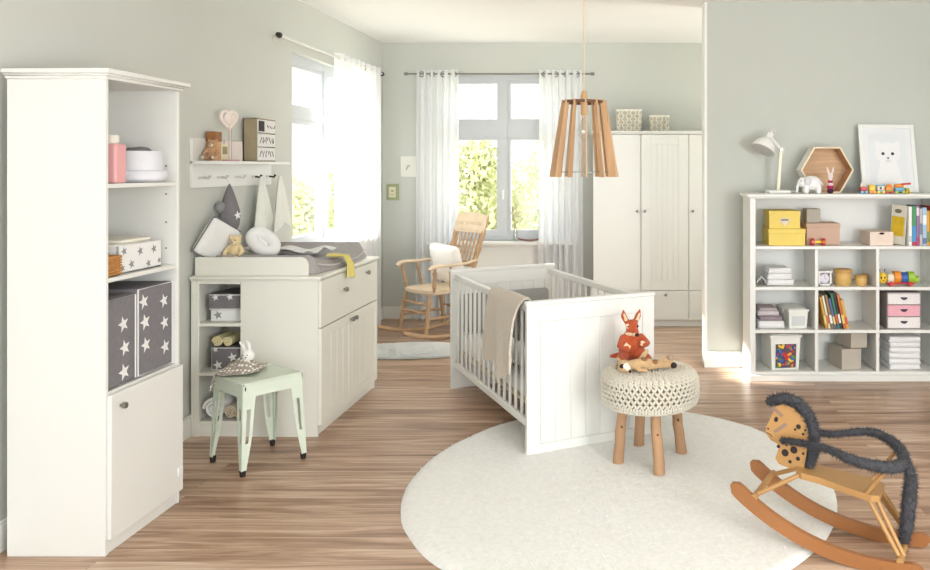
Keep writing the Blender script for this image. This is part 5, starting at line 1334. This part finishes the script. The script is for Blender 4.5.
for s_ in (-1,1):
    MB().tube([(.235,s_*.055,SZ_+.006),(.378,s_*.115,fz+.004)],.0095,10).build('front_leg', HY, t, True)
    MB().tube([(-.045,s_*.065,SZ_+.004),(-.192,s_*.115,rz+.004)],.0095,10).build('hind_leg', HY, t, True)
    MB().tube([(-.078,s_*.055,SZ_+.004),(-.208,s_*.10,rz+.004)],.009,10).build('hind_leg', HY, t, True)
    MB().tube([(-.035,s_*.072,SZ_+.02),(-.105,s_*.092,.398)],.0085,10).build('back_stay', HY, t, True)
hdp = [(.225,.266),(.222,.35),(.224,.42),(.25,.475),(.30,.505),(.345,.512),(.376,.492),(.390,.44),(.404,.395),(.400,.368),(.377,.347),(.352,.341),(.338,.332),(.344,.302),(.347,.275),(.33,.258),(.27,.252)]
c = MB(); c.prism(hdp, (0,-.016,0), (1,0,0), (0,0,1), (0,.032,0))
c.mi = 1
for fy in (.0166,-.0166):
    for (x,z,r_) in ((.276,.334,.0155),(.310,.312,.0155),(.254,.303,.009),(.285,.281,.0075),(.309,.345,.005),(.341,.330,.0075),(.270,.435,.0105),(.282,.420,.0055),(.247,.410,.0055),(.241,.428,.005),(.236,.33,.006)): c.disc((x,fy,z),(1,0,0),(0,0,1),r_,16)
HD_ = c.build('head', [HY, BLK], t, True)
PB = M('grey brown bridle paint', (150,122,108), .6, .08)
for fy in (.0168,-.0168):
    w_ = (0,.0004 if fy > 0 else -.0004,0)
    MB().disc((.366,fy,.440),(1,0,.2),(-.2,0,1),.0085,14,.012).build('eye', BLK, HD_, True)
    MB().prism([(.388,.478),(.382,.492),(.338,.466),(.344,.454)], (0,fy,0), (1,0,0), (0,0,1), w_).build('brow_strap', PB, HD_, True)
    MB().prism([(.372,.388),(.362,.381),(.316,.428),(.326,.438)], (0,fy,0), (1,0,0), (0,0,1), w_).build('cheek_strap', PB, HD_, True)
    MB().disc((.394,fy,.392),(1,0,0),(0,0,1),.005,10,.004).build('nostril', BLK, HD_, True)
    MB().tube([(.401,fy,.374),(.385,fy,.372),(.372,fy,.362)],.0018,5).build('mouth', M('dark brown paint', (84,50,36), .6, .08), HD_, True)
MB().tube([(.325,-.045,.37),(.325,.045,.37)],.009,12).build('bit_peg', HY, t, True)
def furry(name, pts, r, n, ln=.02, parent=t):
    # smooth the path, then cover it with short hair
    P = [V(p) for p in pts]; Q = []; S_ = []
    for i in range(len(P)-1):
        a, b, c_, d = P[max(i-1,0)], P[i], P[i+1], P[min(i+2,len(P)-1)]
        for k in range(4):
            u = k/4; Q.append(.5*((2*b)+(c_-a)*u+(2*a-5*b+4*c_-d)*u*u+(3*b-a-3*c_+d)*u**3)); S_.append(r[i]*(1-u)+r[i+1]*u)
    Q.append(P[-1]); S_.append(r[-1])
    c = MB(); c.tube(Q, S_, 10)
    for k in (0,-1): c.ell(Q[k], S_[k])
    c.fuzz(Q, S_, n, ln, .0016); return c.build(name, HF, parent, True)
mane = [(.412,0,.498),(.375,0,.522),(.32,0,.532),(.265,0,.512),(.225,0,.462),(.207,0,.41),(.200,0,.35),(.208,0,.285)]
furry('mane', mane, [.012,.020,.023,.023,.023,.023,.022,.018], 3600, .016)
furry('fur_rein', [(.325,.045,.37),(.235,.075,.395),(.138,.10,.41),(.033,.125,.405),(-.06,.115,.402),(-.125,.075,.402),(-.158,.0,.405)], [.010,.010,.013,.018,.022,.023,.022], 3000, .013)
furry('fur_rein', [(.325,-.045,.37),(.235,-.075,.392),(.138,-.105,.405),(.01,-.14,.440),(-.07,-.12,.440),(-.130,-.07,.425),(-.158,.0,.405)], [.010,.011,.012,.015,.018,.021,.022], 3000, .013)
furry('tail', [(-.158,0,.405),(-.185,0,.36),(-.192,0,.27),(-.196,0,.16),(-.192,0,.055)], [.018,.022,.027,.025,.012], 2400, .015)
# ================================================================== LIGHT AND CAMERA
wd = bpy.data.worlds.new('daylight'); sc.world = wd; wd.use_nodes = True
bg = wd.node_tree.nodes['Background']; bg.inputs['Color'].default_value = (.885,.95,1.0,1); bg.inputs['Strength'].default_value = 2.6
def light(name, kind, loc, target, energy, size=None, col=(1,1,1), ang=None):
    l = bpy.data.lights.new(name, kind); l.energy = energy; l.color = col
    if size: l.shape = 'RECTANGLE'; l.size, l.size_y = size
    if ang is not None: l.angle = R(ang)
    o = bpy.data.objects.new(name, l); COL.objects.link(o); o.location = loc
    o.rotation_euler = (V(target)-V(loc)).to_track_quat('-Z','Y').to_euler(); return o
light('sun', 'SUN', (-8,7,6), (-8+1,7-.10,6-.61), 18.0, None, (1,.985,.955), 1.5)
light('added_key_lamp', 'AREA', (2.9,-.6,1.35), (-.3,5,1.1), 112, (1.6,1.8), (.97,.985,1))  # unseen soft key lamp, added front right where no window stands
light('added_ceiling_fill', 'AREA', (1.9,6.95,1.3), (-.6,6.95,2.84), 10, (.6,.6), (1,.98,.95))  # fill lamp added out of view behind the partition to brighten the ceiling
cam = bpy.data.cameras.new('camera'); co = bpy.data.objects.new('camera', cam); COL.objects.link(co)
co.location = (0,0,1.55); co.rotation_euler = (R(90),0,0)
cam.sensor_width = 36; cam.lens = 800/930*36
cam.shift_x = (465-630)/930; cam.shift_y = -(285-168)/930; cam.clip_end = 200
sc.camera = co
vs_ = sc.view_settings; vs_.view_transform = 'Standard'; vs_.look = 'None'; vs_.exposure = 0.37; vs_.gamma = 1; vs_.use_curve_mapping = False
